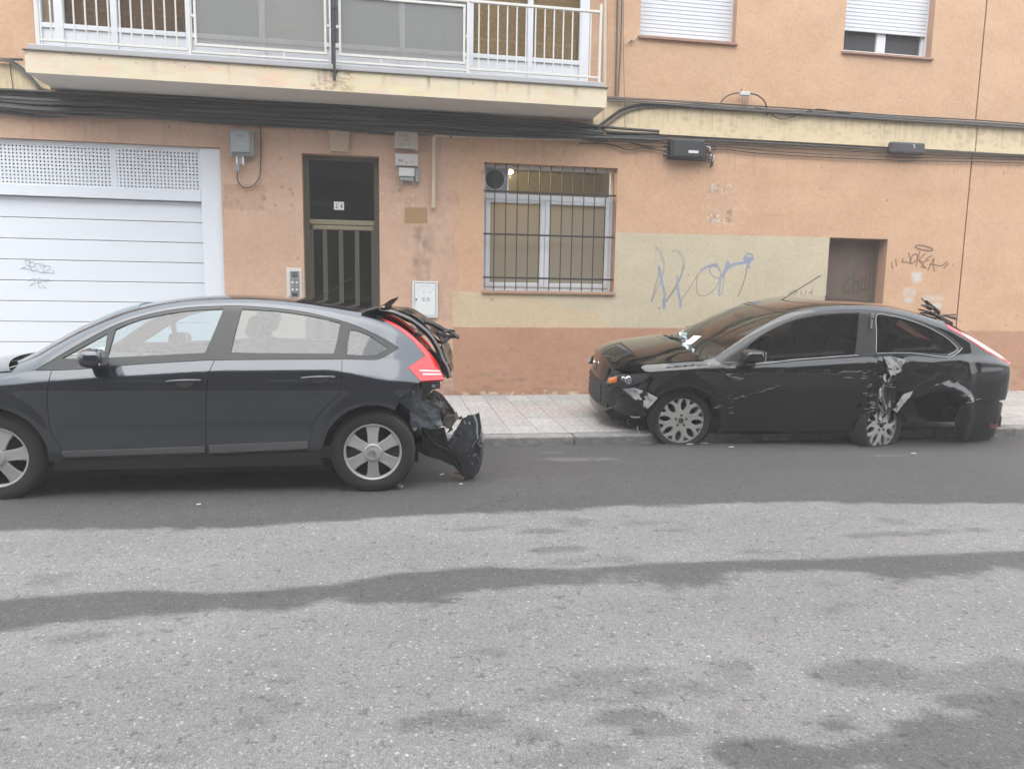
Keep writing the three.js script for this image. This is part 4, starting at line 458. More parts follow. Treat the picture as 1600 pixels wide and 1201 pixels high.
const MC = {
  rubber: std(lin(0.015, 0.0145, 0.0145), 0.85), blackPlastic: std(lin(0.022, 0.022, 0.023), 0.65), trim: std(lin(0.016, 0.016, 0.017), 0.42), gloss: phy(lin(0.012, 0.012, 0.013), 0.25, { clearcoat: 0.6, clearcoatRoughness: 0.1 }), under: std(lin(0.008, 0.008, 0.008), 0.95), chrome: std(lin(0.6, 0.6, 0.6), 0.2, { metalness: 1 }),
  alloy: phy(lin(0.55, 0.54, 0.515), 0.3, { metalness: 0.6 }), hubcap: phy(lin(0.4, 0.4, 0.405), 0.32, { metalness: 0.4 }), red: phy(lin(0.5, 0.012, 0.014), 0.2, { clearcoat: 0.3 }), clear: phy(lin(0.55, 0.54, 0.54), 0.15, { clearcoat: 1 }), seat: std(lin(0.06, 0.062, 0.066), 0.95), seatDark: std(lin(0.03, 0.03, 0.03), 0.95), metal: std(lin(0.24, 0.24, 0.25), 0.45, { metalness: 0.7 }), dirty: std(lin(0.05, 0.045, 0.042), 0.85),
};
function tyreGeo(r = 0.316, rim = 0.215, w = 0.2) { const p = [[rim - 0.012, -w * 0.46], [rim + 0.012, -w * 0.5], [rim + 0.045, -w * 0.53], [r - 0.03, -w * 0.5], [r - 0.008, -w * 0.43], [r, -w * 0.3], [r, w * 0.3], [r - 0.008, w * 0.43], [r - 0.03, w * 0.5], [rim + 0.045, w * 0.53], [rim + 0.012, w * 0.5], [rim - 0.012, w * 0.46]].map(([a, b]) => new THREE.Vector2(a, b)); return new THREE.LatheGeometry(new THREE.SplineCurve(p).getPoints(44), 64).rotateX(Math.PI / 2); }
function squash(g, floor, bulge = 0.4) { const P = g.attributes.position; for (let i = 0; i < P.count; i++) { const y = P.getY(i), z = P.getZ(i); const f = typeof floor === 'function' ? floor(P.getX(i), z) : floor; if (y < f + 0.05) { const over = Math.max(0, f - y); if (y < f) P.setY(i, f + (y - f) * 0.001); P.setZ(i, z + Math.sign(z) * over * bulge); } } g.computeVertexNormals(); return g; }
function groundClamp(o) { o.updateWorldMatrix(true, false); const inv = o.matrixWorld.clone().invert(), P = o.geometry.attributes.position, v = new THREE.Vector3(); for (let i = 0; i < P.count; i++) { v.fromBufferAttribute(P, i).applyMatrix4(o.matrixWorld); if (v.y < 0.003) { v.z += (0.003 - v.y) * 0.25; v.y = 0.003; v.applyMatrix4(inv); P.setXYZ(i, v.x, v.y, v.z); } } o.geometry.computeVertexNormals(); }
const rimBarrel = (R) => new THREE.LatheGeometry([[R - 0.03, -0.09], [R - 0.02, -0.02], [R - 0.012, 0.06], [R + 0.002, 0.082], [R + 0.006, 0.09], [R, 0.094], [R - 0.008, 0.09]].map(([a, b]) => new THREE.Vector2(a, b)), 56).rotateX(Math.PI / 2);
function coverWheel(rot) { // six-spoke wheel cover with two chevrons on the hub
  const w = new THREE.Group(); w.name = 'wheel'; const R = 0.213;
  mesh('tyre', squash(tyreGeo(0.316, 0.214), -0.304, 0.5), MC.rubber, w);
  const rim = mesh('rim', rimBarrel(R), MC.hubcap, w); mesh('backing_disc', new THREE.CylinderGeometry(R - 0.006, R - 0.006, 0.01, 48).rotateX(Math.PI / 2).translate(0, 0, 0.04), MC.under, rim);
  mesh('outer_ring', new THREE.LatheGeometry([[R - 0.016, 0.07], [R - 0.012, 0.092], [R - 0.004, 0.099], [R + 0.006, 0.096], [R + 0.008, 0.085]].map(([a, b]) => new THREE.Vector2(a, b)), 64).rotateX(Math.PI / 2), MC.hubcap, rim); const dome = (x, y) => { const r = Math.hypot(x, y); return 0.103 - 0.9 * r * r * 0.4; };
  for (let k = 0; k < 6; k++) { const a = (rot + 60 * k) * RAD, s = new THREE.Shape(); s.moveTo(0.05, -0.032); s.lineTo(0.13, -0.035); s.quadraticCurveTo(0.18, -0.04, 0.204, -0.056); s.lineTo(0.209, 0); s.lineTo(0.204, 0.056); s.quadraticCurveTo(0.18, 0.04, 0.13, 0.035); s.lineTo(0.05, 0.032); s.closePath(); const g = new THREE.ExtrudeGeometry(s, { depth: 0.012, bevelEnabled: true, bevelSize: 0.005, bevelThickness: 0.006, bevelSegments: 2, curveSegments: 6 }); const P = g.attributes.position; for (let i = 0; i < P.count; i++) P.setZ(i, P.getZ(i) - 0.02 + dome(P.getX(i), P.getY(i)) - 0.006 * (Math.abs(P.getY(i)) < 0.02 ? 0 : 1) * 0); g.computeVertexNormals(); mesh('spoke', g.rotateZ(a), MC.hubcap, rim); }
  const hub = mesh('hub', new THREE.LatheGeometry([[0.001, 0.112], [0.035, 0.112], [0.05, 0.108], [0.054, 0.112], [0.064, 0.11], [0.068, 0.09]].map(([a, b]) => new THREE.Vector2(a, b)), 40).rotateX(Math.PI / 2), MC.hubcap, rim);
  for (const y of [0.0, -0.022]) { const s = new THREE.Shape(); s.moveTo(-0.03, y - 0.012); s.lineTo(0, y + 0.016); s.lineTo(0.03, y - 0.012); s.lineTo(0.03, y); s.lineTo(0, y + 0.028); s.lineTo(-0.03, y); s.closePath(); mesh('chevron', new THREE.ExtrudeGeometry(s, { depth: 0.004, bevelEnabled: true, bevelSize: 0.001, bevelThickness: 0.001, bevelSegments: 1 }).rotateZ(-0.5).translate(0, 0, 0.112), MC.metal, rim); }
  return w;
}
function leafWheel(rot, floor) { // alloy with eight leaf openings and eight small wedges
  const w = new THREE.Group(); w.name = 'wheel'; const R = 0.217, F = 1.12;
  mesh('tyre', floor === null ? tyreGeo(0.317, 0.243) : squash(tyreGeo(0.317, 0.243), floor, 0.45), MC.rubber, w); const rim = mesh('rim', rimBarrel(R * F), MC.alloy, w);
  const s = new THREE.Shape(); s.absarc(0, 0, R - 0.004, 0, Math.PI * 2); for (let k = 0; k < 8; k++) { const a = (rot + 45 * k) * RAD, c = Math.cos(a), q = Math.sin(a), T = (r, t) => [r * c - t * q, r * q + t * c], h = new THREE.Path(); h.moveTo(...T(0.088, 0)); h.quadraticCurveTo(...T(0.105, 0.03), ...T(0.15, 0.031)); h.quadraticCurveTo(...T(0.185, 0.026), ...T(0.203, 0.01)); h.lineTo(...T(0.203, -0.01)); h.quadraticCurveTo(...T(0.185, -0.026), ...T(0.15, -0.031)); h.quadraticCurveTo(...T(0.105, -0.03), ...T(0.088, 0)); s.holes.push(h);
    const b = a + 22.5 * RAD, d = Math.cos(b), e = Math.sin(b), U = (r, t) => [r * d - t * e, r * e + t * d], m = new THREE.Path(); m.moveTo(...U(0.15, 0)); m.lineTo(...U(0.2, 0.034)); m.lineTo(...U(0.206, 0)); m.lineTo(...U(0.2, -0.034)); m.closePath(); s.holes.push(m); }
  const g = new THREE.ExtrudeGeometry(s, { depth: 0.022, bevelEnabled: true, bevelSize: 0.0045, bevelThickness: 0.006, bevelSegments: 2, curveSegments: 24 }), P = g.attributes.position; for (let i = 0; i < P.count; i++) { const r = Math.hypot(P.getX(i), P.getY(i)); P.setZ(i, P.getZ(i) + 0.058 - 0.25 * Math.max(0, r - 0.1) ** 2 + (r < 0.06 ? -0.004 : 0)); } g.scale(F, F, 1); g.computeVertexNormals(); mesh('spokes', g, MC.alloy, rim);
  mesh('brake_disc', new THREE.CylinderGeometry(0.14, 0.14, 0.02, 40).rotateX(Math.PI / 2).translate(0, 0, 0.0), MC.dirty, rim); mesh('backing_disc', new THREE.CylinderGeometry(R - 0.03, R - 0.03, 0.01, 40).rotateX(Math.PI / 2).translate(0, 0, -0.05), MC.under, rim);
  mesh('hub_cap', new THREE.CylinderGeometry(0.026, 0.028, 0.012, 24).rotateX(Math.PI / 2).translate(0, 0, 0.09), MC.dirty, rim); for (let k = 0; k < 5; k++) { const a = (90 + 72 * k) * RAD; mesh('wheel_bolt', new THREE.CylinderGeometry(0.011, 0.013, 0.012, 10).rotateX(Math.PI / 2).translate(0.056 * Math.cos(a), 0.056 * Math.sin(a), 0.089), MC.dirty, rim); }
  return w;
}
function seats(car, xs, mat, wd = 0.46, dy = 0) { for (const [x, z, tilt] of xs) { const s = new THREE.Group(); s.name = 'seat'; s.position.set(x, 0, z); car.g.add(s);
  mesh('cushion', rbx(-0.3, 0.24, 0.42 + dy, 0.56 + dy, -wd / 2, wd / 2, 0.06, 3), mat, s); const b = new RoundedBoxGeometry(0.13, 0.62, wd, 3, 0.055).translate(0, 0.31, 0).rotateZ(-tilt).translate(0.22, 0.5 + dy, 0); mesh('backrest', b, mat, s); mesh('headrest', new RoundedBoxGeometry(0.09, 0.17, 0.26, 3, 0.04).translate(0, 0.76, 0).rotateZ(-tilt).translate(0.22, 0.5 + dy, 0), mat, s); } }
const jag = (x, y, f, a, seed = 0) => (fbm(x * f + seed, y * f + seed * 1.7, 3) - 0.5) * a;
// ---------------------------------------------------------------- grey-blue hatchback with its tail torn open
{
  const car = Car('hatchback_car', 'dark slate blue five-door hatchback with its rear bumper torn off', 'car', -2.699, 3.201, -1.69, 0), g = car.g;
  const paint = phy(lin(0.028, 0.033, 0.042), 0.2, { metalness: 0.6, clearcoat: 1, clearcoatRoughness: 0.04 }), glass = phy(lin(0.48, 0.6, 0.64), 0.02, { transmission: 1, thickness: 0, ior: 1.72 });
  const belt = curve([[-0.95, 0.66], [-0.6, 0.78], [-0.2, 0.87], [0.2, 0.908], [0.42, 0.928], [0.95, 0.967], [1.5, 0.998], [2.39, 1.008], [2.64, 1.005], [2.9, 0.985], [3.3, 0.93]]);
  const roof = curve([[-0.1, 0.905], [0.12, 0.955], [0.25, 1.01], [0.36, 1.085], [0.5, 1.175], [0.63, 1.245], [0.765, 1.308], [0.9, 1.352], [1.03, 1.384], [1.17, 1.407], [1.3, 1.42], [1.54, 1.431], [1.85, 1.425], [2.12, 1.4], [2.4, 1.358], [2.67, 1.312], [2.86, 1.222], [3.04, 1.06], [3.15, 0.85], [3.3, 0.8]]);
  const low = curve([[0.0, 0.79], [0.15, 0.815], [0.27, 0.85], [0.34, 0.868], [0.45, 0.877], [0.62, 0.885], [0.76, 0.887], [0.86, 0.882], [0.95, 0.874], [1.1, 0.86], [1.5, 0.84]]);
  const plan = curve([[-1.1, 0.55], [-0.9, 0.27], [-0.75, 0.14], [-0.5, 0.05], [-0.15, 0.012], [0.4, 0], [2.4, 0], [2.75, 0.018], [2.95, 0.05], [3.1, 0.095], [3.25, 0.17], [3.45, 0.34]]), HUB = [[0, 0.304], [2.608, 0.304]];
  car.W = (x, y) => { const yb = belt(x), ys = yb - 0.095 - 0.075 * sstep(2.25, 2.75, x), k = 0.62; let w = low(Math.min(y, ys)); if (y > ys) { const d = Math.min(y, yb) - ys; w -= k * d - 0.5 * k * 0.02 * (1 - Math.exp(-d / 0.012)); } if (y > yb) w -= 0.56 * (y - yb); const e = roof(x) - y; if (e < 0.09 && y > yb - 0.03) w -= 5 * (0.09 - e) ** 2; for (const [hx, hy] of HUB) { const d = Math.hypot(x - hx, y - hy); if (d < 0.6 && y > 0.2) w += 0.014 * Math.exp(-(((d - 0.385) / 0.05) ** 2)); } return w - plan(x); };
  const A = (p) => p.map(([x, y]) => car.tr(x / 3.335, 440 + y / 3.335)), B = (p) => p.map(([x, y]) => car.tr(300 + x / 3.336, 440 + y / 3.336));
  const top = spline([...A([[180, 462], [300, 390], [400, 330], [500, 275], [600, 225], [700, 190], [800, 163], [900, 145], [1000, 133], [1100, 128]]), ...B([[240, 125], [400, 135], [500, 145], [600, 160], [700, 183], [800, 210], [900, 248], [1000, 296], [1080, 347]])], 3);
  const bel = spline([...A([[180, 462], [265, 461], [420, 455], [700, 431], [1000, 413]]), ...B([[120, 408], [450, 405], [780, 404], [930, 408], [975, 404]])], 3).concat(B([[1030, 375], [1080, 347]]));
  const gl = [spline(A([[318, 400], [420, 344], [500, 300], [556, 270]]), 3).concat(A([[548, 330], [532, 396], [420, 400]])), spline(A([[598, 250], [700, 206], [800, 181], [900, 163], [1000, 150], [1163, 141]]), 3).concat(A([[1115, 260], [1066, 370], [800, 384], [556, 396]])), spline(B([[258, 142], [400, 150], [500, 160], [600, 176], [700, 197], [772, 216]]), 3).concat(B([[757, 300], [738, 374], [400, 372], [200, 368], [228, 250]])), spline(B([[825, 252], [862, 255], [910, 275], [960, 303], [1018, 346]]), 3).concat(B([[960, 381], [900, 384], [808, 380], [812, 320]]))];
  const shutF = A([[268, 462], [248, 540], [246, 620], [250, 700], [272, 800], [318, 872], [330, 935]]), shutB = B([[118, 409], [85, 480], [73, 600], [72, 750], [75, 905]]), shutR = B([[782, 404], [779, 520], [768, 575], [690, 660], [640, 730], [614, 830], [602, 880]]);
  const archR = 0.366, sF = spline(shutF, 4), sB = spline(shutB, 4), sR = spline(shutR, 4);
  const cut = (list, a, b) => list.filter((p) => p[0] > a && p[0] < b), edgeTop = Array.from({ length: 60 }, (_, i) => { const x = mix(0.14, 2.665, i / 59); return [x, roof(x) - 0.0005]; });
  const light = B([[985, 190], [1050, 213], [1120, 256], [1180, 308], [1240, 368], [1285, 430], [1315, 510], [1190, 517], [1125, 445], [1215, 386], [1150, 306], [1080, 250]]);
  const torn = B([[1180, 530], [1150, 550], [1118, 582], [1085, 613]]);
  const aEnd = Math.atan2(torn[3][1] - 0.304, torn[3][0] - 2.608) / RAD, sillY = (x) => interp([[0.3, 0.262], [0.45, 0.277], [1.42, 0.296], [2.13, 0.322], [2.3, 0.325]], x);
  for (const s of [1, -1]) {
    const S = car.side(s), far = s < 0, D = { cell: far ? 0.12 : 0.022 };
    // side frame: pillar, roof rail and rear quarter in one pressing
    const rq = [...edgeTop, light[0], light[11], light[10], light[9], light[8], light[7], ...torn, ...arc(2.608, 0.304, archR, aEnd, 176), [sR[sR.length - 1][0], sillY(2.14)], ...[...sR].reverse(), ...cut(bel, sR[0][0] + 0.01, 9), ...[...top].reverse()];
    mesh('side_frame', panel(rq, S, { ...D, gap: 0.001 }), paint, g);
    // window surround with four lights
    const trim = mesh('window_surround', panel([...top, ...[...bel].reverse()], car.side(s, -0.004), { ...D, holes: gl, gap: 0.001, depth: 0.02 }), MC.trim, g);
    gl.forEach((o, k) => mesh(['quarter_glass', 'door_glass', 'door_glass', 'rear_quarter_glass'][k], panel(o, car.side(s, -0.012), { ...D, gap: -0.004, depth: 0.003 }), glass, trim));
    // doors
    const beltF = cut(bel, sF[0][0] + 0.01, sB[0][0] - 0.01), beltR = cut(bel, sB[0][0] + 0.01, sR[0][0] - 0.01);
    const fd = mesh('front_door', panel([...sF.slice(0, -1), sF[sF.length - 1], sB[sB.length - 1], ...[...sB].reverse(), ...[...beltF].reverse()], S, D), paint, g), rd = mesh('rear_door', panel([...sB, sR[sR.length - 1], ...[...sR].reverse(), ...[...beltR].reverse()], S, D), paint, g);
    for (const [dr, pts, x0] of [[fd, A([[322, 884], [1066, 858], [1066, 888], [330, 914]])], [rd, B([[88, 852], [604, 832], [600, 868], [92, 893]])]]) mesh('rubbing_strip', panel(pts, car.side(s, 0.009), { cell: 0.06, depth: 0.014, gap: 0 }), std(lin(0.085, 0.085, 0.087), 0.55), dr);
    for (const [dr, pts] of [[fd, A([[872, 520], [1046, 515]])], [rd, B([[573, 502], [742, 497]])]]) { const [p, q] = pts, m = [(p[0] + q[0]) / 2, (p[1] + q[1]) / 2], w = car.W(...m);
      const cup = arc(m[0], m[1] - 0.012, 1, 0, 360, 24).map(([x, y]) => [m[0] + (x - m[0]) * 0.062, m[1] - 0.012 + (y - m[1] + 0.012) * 0.034]); mesh('handle_cup', panel(cup, car.side(s, 0.0015), { cell: 0.03, depth: 0, gap: 0 }), MC.blackPlastic, dr);
      const hg = tube([[p[0], p[1], w + 0.012], [mix(p[0], q[0], 0.15), mix(p[1], q[1], 0.15) + 0.004, w + 0.034], [m[0], m[1] + 0.006, w + 0.04], [mix(p[0], q[0], 0.85), mix(p[1], q[1], 0.85) + 0.004, w + 0.034], [q[0], q[1], w + 0.012]], 0.012, 24, 8); if (far) hg.scale(1, 1, -1); mesh('door_handle', hg, paint, dr); }
    // fender
    const hoodE = [[-0.72, 0.74], [-0.5, 0.822], [-0.2, 0.875], [0.05, 0.915], [0.14, 0.95]].map(([x]) => [x, belt(x) + 0.012]); const fe = [[-0.72, 0.5], [-0.72, belt(-0.72)], ...spline(hoodE, 3), [0.16, roof(0.16)], ...A([[180, 462]]), ...sF, ...arc(0, 0.304, archR, -4, 184), [-0.5, 0.3], [-0.62, 0.5]];
    mesh('front_fender', panel(fe, S, D), paint, g);
    // sill
    const xs0 = Math.sqrt(archR ** 2 - 0.08 ** 2); mesh('sill', panel([[xs0 + 0.01, 0.2], [2.608 - xs0 - 0.005, 0.21], [2.608 - xs0 - 0.03, sillY(2.2)], [1.42, 0.296], [0.45, 0.277], [xs0 + 0.03, 0.27]], car.side(s, -0.004), { ...D, gap: 0.001 }), MC.blackPlastic, g);
    mesh('floor_edge', panel([[0.3, 0.15], [2.3, 0.15], [2.3, 0.23], [0.3, 0.23]], car.side(s, -0.05), { cell: 0.2, depth: 0, gap: 0 }), MC.under, g);
    mesh('inner_shell', panel([[0.37, 0.3], [2.2, 0.33], [2.36, 0.75], [2.7, 0.8], [2.7, 0.9], [0.3, 0.86], [-0.6, 0.74], [-0.45, 0.68], [0.25, 0.68]], car.side(s, -0.02), { cell: 0.15, depth: 0, gap: 0 }), MC.under, g);
    // wheels and wells
    for (const [k, [hx, hy]] of HUB.entries()) { const w = coverWheel(k ? 30 : 8); w.position.set(hx, hy, s * 0.745); if (far) w.rotation.y = Math.PI; g.add(w); mesh('wheel_well', new THREE.CylinderGeometry(0.385, 0.385, 0.3, 40, 1, true, 0, Math.PI).rotateX(Math.PI / 2).rotateZ(Math.PI / 2).translate(hx, hy, s * 0.62), MC.under, g); mesh('wheel_well', new THREE.CircleGeometry(0.385, 40, 0, Math.PI).translate(hx, hy, s * 0.46), MC.under, g); }
    // tail light
    const tl = mesh('tail_light', panel(spline(light.slice(0, 7), 3).concat(light.slice(7)), car.side(s, 0.004), { cell: 0.03, gap: 0.001, depth: 0.03 }), MC.red, g); for (const p of [B([[1186, 458], [1290, 462], [1292, 468], [1188, 465]]), B([[1202, 476], [1298, 478], [1299, 484], [1206, 485]])]) mesh('reflector_strip', panel(p, car.side(s, 0.007), { cell: 0.03, gap: 0, depth: 0.002 }), MC.clear, tl);
    // mirror
    const mg = rbx(-0.085, 0.075, -0.06, 0.065, -0.1, 0.1, 0.055, 5); { const P = mg.attributes.position; for (let i = 0; i < P.count; i++) { const z = P.getZ(i); P.setX(i, P.getX(i) + (z > 0 ? 0.25 * z : 0)); P.setY(i, P.getY(i) * (1 - 0.5 * Math.abs(z))); } mg.computeVertexNormals(); }
    const mi = new THREE.Group(); mi.name = 'wing_mirror'; mi.position.set(0.72, 1.02, s * 0.965); g.add(mi); mesh('housing', far ? mg.clone().scale(1, 1, -1) : mg, paint, mi); mesh('base', rbx(-0.07, 0.05, -0.07, -0.03, s > 0 ? -0.17 : 0.02, s > 0 ? -0.02 : 0.17, 0.015), MC.blackPlastic, mi); mesh('mirror_glass', rbx(0.07, 0.08, -0.045, 0.05, -0.08, 0.08, 0.004), MC.chrome, mi);
  }
  // windscreen, roof, bonnet, nose
  const eW = (x) => car.W(x, roof(x));
  mesh('roof', grid(40, 24, (u, v) => { const xe = mix(0.92, 2.6, v), s = u * 2 - 1, bow = (1 - s * s), xc = xe - 0.13 * bow * (1 - v) + 0.05 * bow * v; const c = 0.034 * (1 - s ** 4) * Math.min(1, (v + 0.15) * 2) - 0.012 * v; return [xc, roof(xe) + c - 0.0006 * 0, s * eW(xe)]; }), paint, g);
  mesh('windscreen', grid(30, 20, (u, v) => { const xe = mix(0.16, 0.915, v), s = u * 2 - 1, b = 1 - s * s; return [xe - mix(0.26, 0.13, v) * b, roof(xe) - 0.004 + b * (0.034 * Math.min(1, v * 1.2) - 0.02 * (1 - v)), s * eW(xe)]; }), glass, g);
  mesh('bonnet', grid(30, 20, (u, v) => { const xe = mix(-0.72, 0.13, v), s = u * 2 - 1, b = 1 - s * s; return [xe - (0.16 + 0.1 * v) * b, belt(xe) + 0.012 + 0.055 * b - 0.02 * (1 - v) * b, s * (car.W(xe, belt(xe)) - 0.002)]; }), paint, g);
  for (const [a, b] of [[[-0.12, 0.93, 0.5], [0.13, 0.965, -0.35]], [[-0.22, 0.94, 0.1], [-0.02, 0.95, -0.6]]]) mesh('wiper', rod(a, b, 0.01), MC.blackPlastic, g);
  mesh('front_bumper', grid(30, 14, (u, v) => { const s = u * 2 - 1, y = mix(0.2, 0.66, v); const x = -0.98 + 0.36 * Math.abs(s) ** 2.6 + 0.06 * (v - 0.4) ** 2; return [x, y, s * 0.84 * (1 - 0.02 * v)]; }), paint, g); mesh('nose', grid(30, 6, (u, v) => { const s = u * 2 - 1, b = 1 - s * s; const x0 = -0.98 + 0.36 * Math.abs(s) ** 2.6 + 0.004, x1 = -0.72 - 0.16 * b; return [mix(x0, x1, v), mix(0.66, belt(-0.72) + 0.012 + 0.035 * b, v ** 0.8), s * mix(0.823, car.W(-0.72, belt(-0.72)) - 0.002, v)]; }), paint, g);
  mesh('floor_pan', bx(-0.6, 2.95, 0.17, 0.24, -0.62, 0.62), MC.under, g); mesh('engine_block', bx(-0.75, 0.25, 0.24, 0.72, -0.5, 0.5), MC.under, g);
  // cabin
  const dash = std(lin(0.05, 0.05, 0.052), 0.9); mesh('dashboard', rbx(0.02, 0.62, 0.5, 0.92, -0.7, 0.7, 0.07, 3), dash, g); const st = mesh('steering_wheel', new THREE.TorusGeometry(0.185, 0.016, 8, 36).rotateY(Math.PI / 2).rotateZ(-0.45).translate(0.82, 0.9, 0.37), dash, g); mesh('wheel_boss', new THREE.CylinderGeometry(0.07, 0.08, 0.06, 20).rotateZ(Math.PI / 2 - 0.45).translate(0.8, 0.89, 0.37), dash, st); mesh('spoke_bar', rod([0.8, 0.89, 0.2], [0.8, 0.89, 0.54], 0.015), dash, st);
  seats(car, [[1.22, 0.37, 0.33], [1.22, -0.37, 0.33]], MC.seat); seats(car, [[2.08, 0.38, 0.35], [2.08, -0.38, 0.35]], MC.seat, 0.56); mesh('rear_view_mirror', rbx(0.62, 0.66, 1.22, 1.29, -0.12, 0.12, 0.015), dash, g); mesh('parcel_shelf', bx(2.4, 2.8, 0.9, 0.92, -0.7, 0.7), dash, g); mesh('cabin_floor', bx(0.2, 2.9, 0.26, 0.34, -0.8, 0.8), dash, g);
  mesh('sun_visor', rbx(0.86, 1.1, 1.33, 1.35, 0.12, 0.5, 0.008), MC.seat, g);
  // ---- the torn tail
  const rear = new THREE.Group(); rear.name = 'crushed_tail'; rear.userData.label = 'crushed rear end with bumper cover torn away'; g.add(rear);
  const C = (p, w) => p.map(([x, y]) => car.on(540 + x / 3.53, 440 + y / 3.53, w));
  mesh('spoiler', grid(14, 4, (u, v) => { const s = u * 2 - 1; const b = 1 - s * s; return [mix(2.52, 2.74, v) + 0.05 * b, 1.352 - 0.0 * v + 0.09 * v * v + 0.015 * b + jag(u * 3, v * 2, 2, 0.03, 4) * v, s * 0.6]; }), MC.blackPlastic, rear); mesh('spoiler_underside', grid(14, 3, (u, v) => { const s = u * 2 - 1; const b = 1 - s * s; return [mix(2.55, 2.74, v) + 0.05 * b, 1.31 + 0.125 * v * v + 0.015 * b, s * 0.6]; }), MC.blackPlastic, rear);
  // tailgate frame, bent outwards
  const fr = (pts, r, m, n = 'tailgate_bar') => { const t = tube(pts, r, 40, 7), P = t.attributes.position; for (let i = 0; i < P.count; i++) P.setXYZ(i, P.getX(i) + jag(P.getY(i), P.getZ(i), 14, 0.02, 3), P.getY(i) + jag(P.getX(i), P.getZ(i), 12, 0.018, 8), P.getZ(i)); t.computeVertexNormals(); return mesh(n, t, m, rear); };
  for (const z of [0.56, -0.56]) { fr([[2.66, 1.36, z], [2.8, 1.33, z], [2.95, 1.25, z], [3.06, 1.14, z * 1.02], [3.12, 1.02, z * 1.06], [3.17, 0.9, z * 1.1], [3.19, 0.84, z * 1.12]], 0.024, MC.gloss); }
  mesh('tailgate_top', grid(26, 22, (u, v) => { const s = u * 2 - 1, k = v * 5; const x = interp([[0, 2.68], [1, 2.86], [2, 3.02], [3, 3.12], [4, 3.17], [5, 3.2]], k), y = interp([[0, 1.375], [1, 1.35], [2, 1.26], [3, 1.14], [4, 1.0], [5, 0.86]], k); return [x + 0.05 * (1 - s * s) + jag(u * 7, v * 7, 1.3, 0.09, 2) * sstep(0, 0.2, v), y + jag(u * 7, v * 7, 1.5, 0.06, 7) * sstep(0, 0.2, v), s * 0.54]; }), MC.gloss, rear); for (const [a, b, r] of [[[3.1, 1.22, 0.5], [3.27, 1.15, 0.5], 0.016], [[3.13, 1.18, 0.52], [3.24, 1.2, 0.45], 0.012], [[3.0, 1.28, 0.53], [3.16, 1.2, 0.5], 0.02]]) fr([a, [(a[0] + b[0]) / 2, (a[1] + b[1]) / 2 + 0.015, a[2]], b], r, MC.blackPlastic, 'splinter'); fr([[3.1, 1.19, 0.55], [3.18, 1.16, 0.5], [3.24, 1.15, 0.4]], 0.014, MC.blackPlastic, 'wiper_motor'); fr([[3.0, 1.22, 0.5], [3.14, 1.1, 0.46], [3.22, 1.16, 0.38]], 0.012, MC.blackPlastic, 'gas_strut');
  mesh('tailgate_skin', grid(24, 16, (u, v) => { const s = u * 2 - 1, y = mix(0.82, 1.18, v); return [3.2 - 0.42 * v ** 1.6 - 0.09 * s * s + jag(u * 4, v * 4, 1.6, 0.12, 2), y + jag(u * 4, v * 4, 2, 0.05, 9), s * 0.62]; }), MC.gloss, rear); mesh('broken_glass_edge', grid(20, 3, (u, v) => { const s = u * 2 - 1; return [3.02 - 0.09 * s * s - 0.06 * v, 1.15 + 0.06 * v * hash(Math.floor(u * 20), 3), s * 0.55]; }), glass, rear);
  mesh('rear_panel', grid(24, 16, (u, v) => { const s = u * 2 - 1; return [3.02 + jag(u * 5, v * 3, 2, 0.16, 5) - 0.08 * s * s, mix(0.3, 0.84, v), s * 0.66]; }), MC.dirty, rear); mesh('boot_floor', bx(2.5, 3.02, 0.3, 0.36, -0.6, 0.6), MC.under, rear);
  // light carrier and crash bar end
  const carrier = C([[415, 555], [522, 555], [524, 595], [480, 600], [440, 640], [418, 620]], 0.68); mesh('light_carrier', panel(carrier, (x, y) => [x, y, 0.69 - 0.5 * (x - 2.95) + jag(x, y, 12, 0.02)], { cell: 0.02, depth: 0.03, gap: 0 }), MC.blackPlastic, rear); { const p = C([[484, 572]], 0.68)[0]; mesh('clip', bx(p[0] - 0.012, p[0] + 0.012, p[1] - 0.01, p[1] + 0.01, 0.69, 0.71), MC.chrome, rear); }
  const lin1 = C([[398, 552], [420, 600], [418, 650], [470, 660], [525, 712], [528, 765], [540, 800], [500, 818], [420, 800], [400, 800], [376, 822], [360, 790], [357, 705], [300, 662], [300, 645]], 0.74); mesh('arch_liner', panel(lin1, (x, y) => [x, y, 0.785 - 0.75 * Math.max(0, x - 2.9) ** 1.3 + jag(x, y, 13, 0.05, 6)], { cell: 0.02, depth: 0.01, gap: 0 }), phy(lin(0.03, 0.038, 0.046), 0.5, { clearcoat: 0.4, clearcoatRoughness: 0.3 }), rear, 'dented slate blue lower quarter flap');
  { const p = C([[374, 607], [470, 572]], 0.8)[0]; mesh('clip', new THREE.CylinderGeometry(0.011, 0.011, 0.01, 10).rotateX(Math.PI / 2).translate(p[0], p[1], 0.8), MC.metal, rear); }
  const bar = C([[455, 615], [500, 600], [540, 630], [575, 680], [600, 715], [608, 760], [590, 790], [555, 806], [535, 770], [530, 715], [470, 660]], 0.6); mesh('crash_bar_end', panel(bar, (x, y) => [x, y, 0.63 - 0.6 * (x - 3.05) + jag(x, y, 16, 0.09, 12)], { cell: 0.015, depth: 0.05, gap: 0 }), std(lin(0.035, 0.03, 0.027), 0.5), rear);
  const foam = C([[540, 745], [600, 735], [608, 765], [588, 795], [552, 806], [538, 775]], 0.55); mesh('foam_block', panel(foam, (x, y) => [x, y, 0.575 + jag(x, y, 10, 0.04, 3)], { cell: 0.02, depth: 0.2, gap: 0 }), std(lin(0.075, 0.068, 0.06), 0.9), rear);
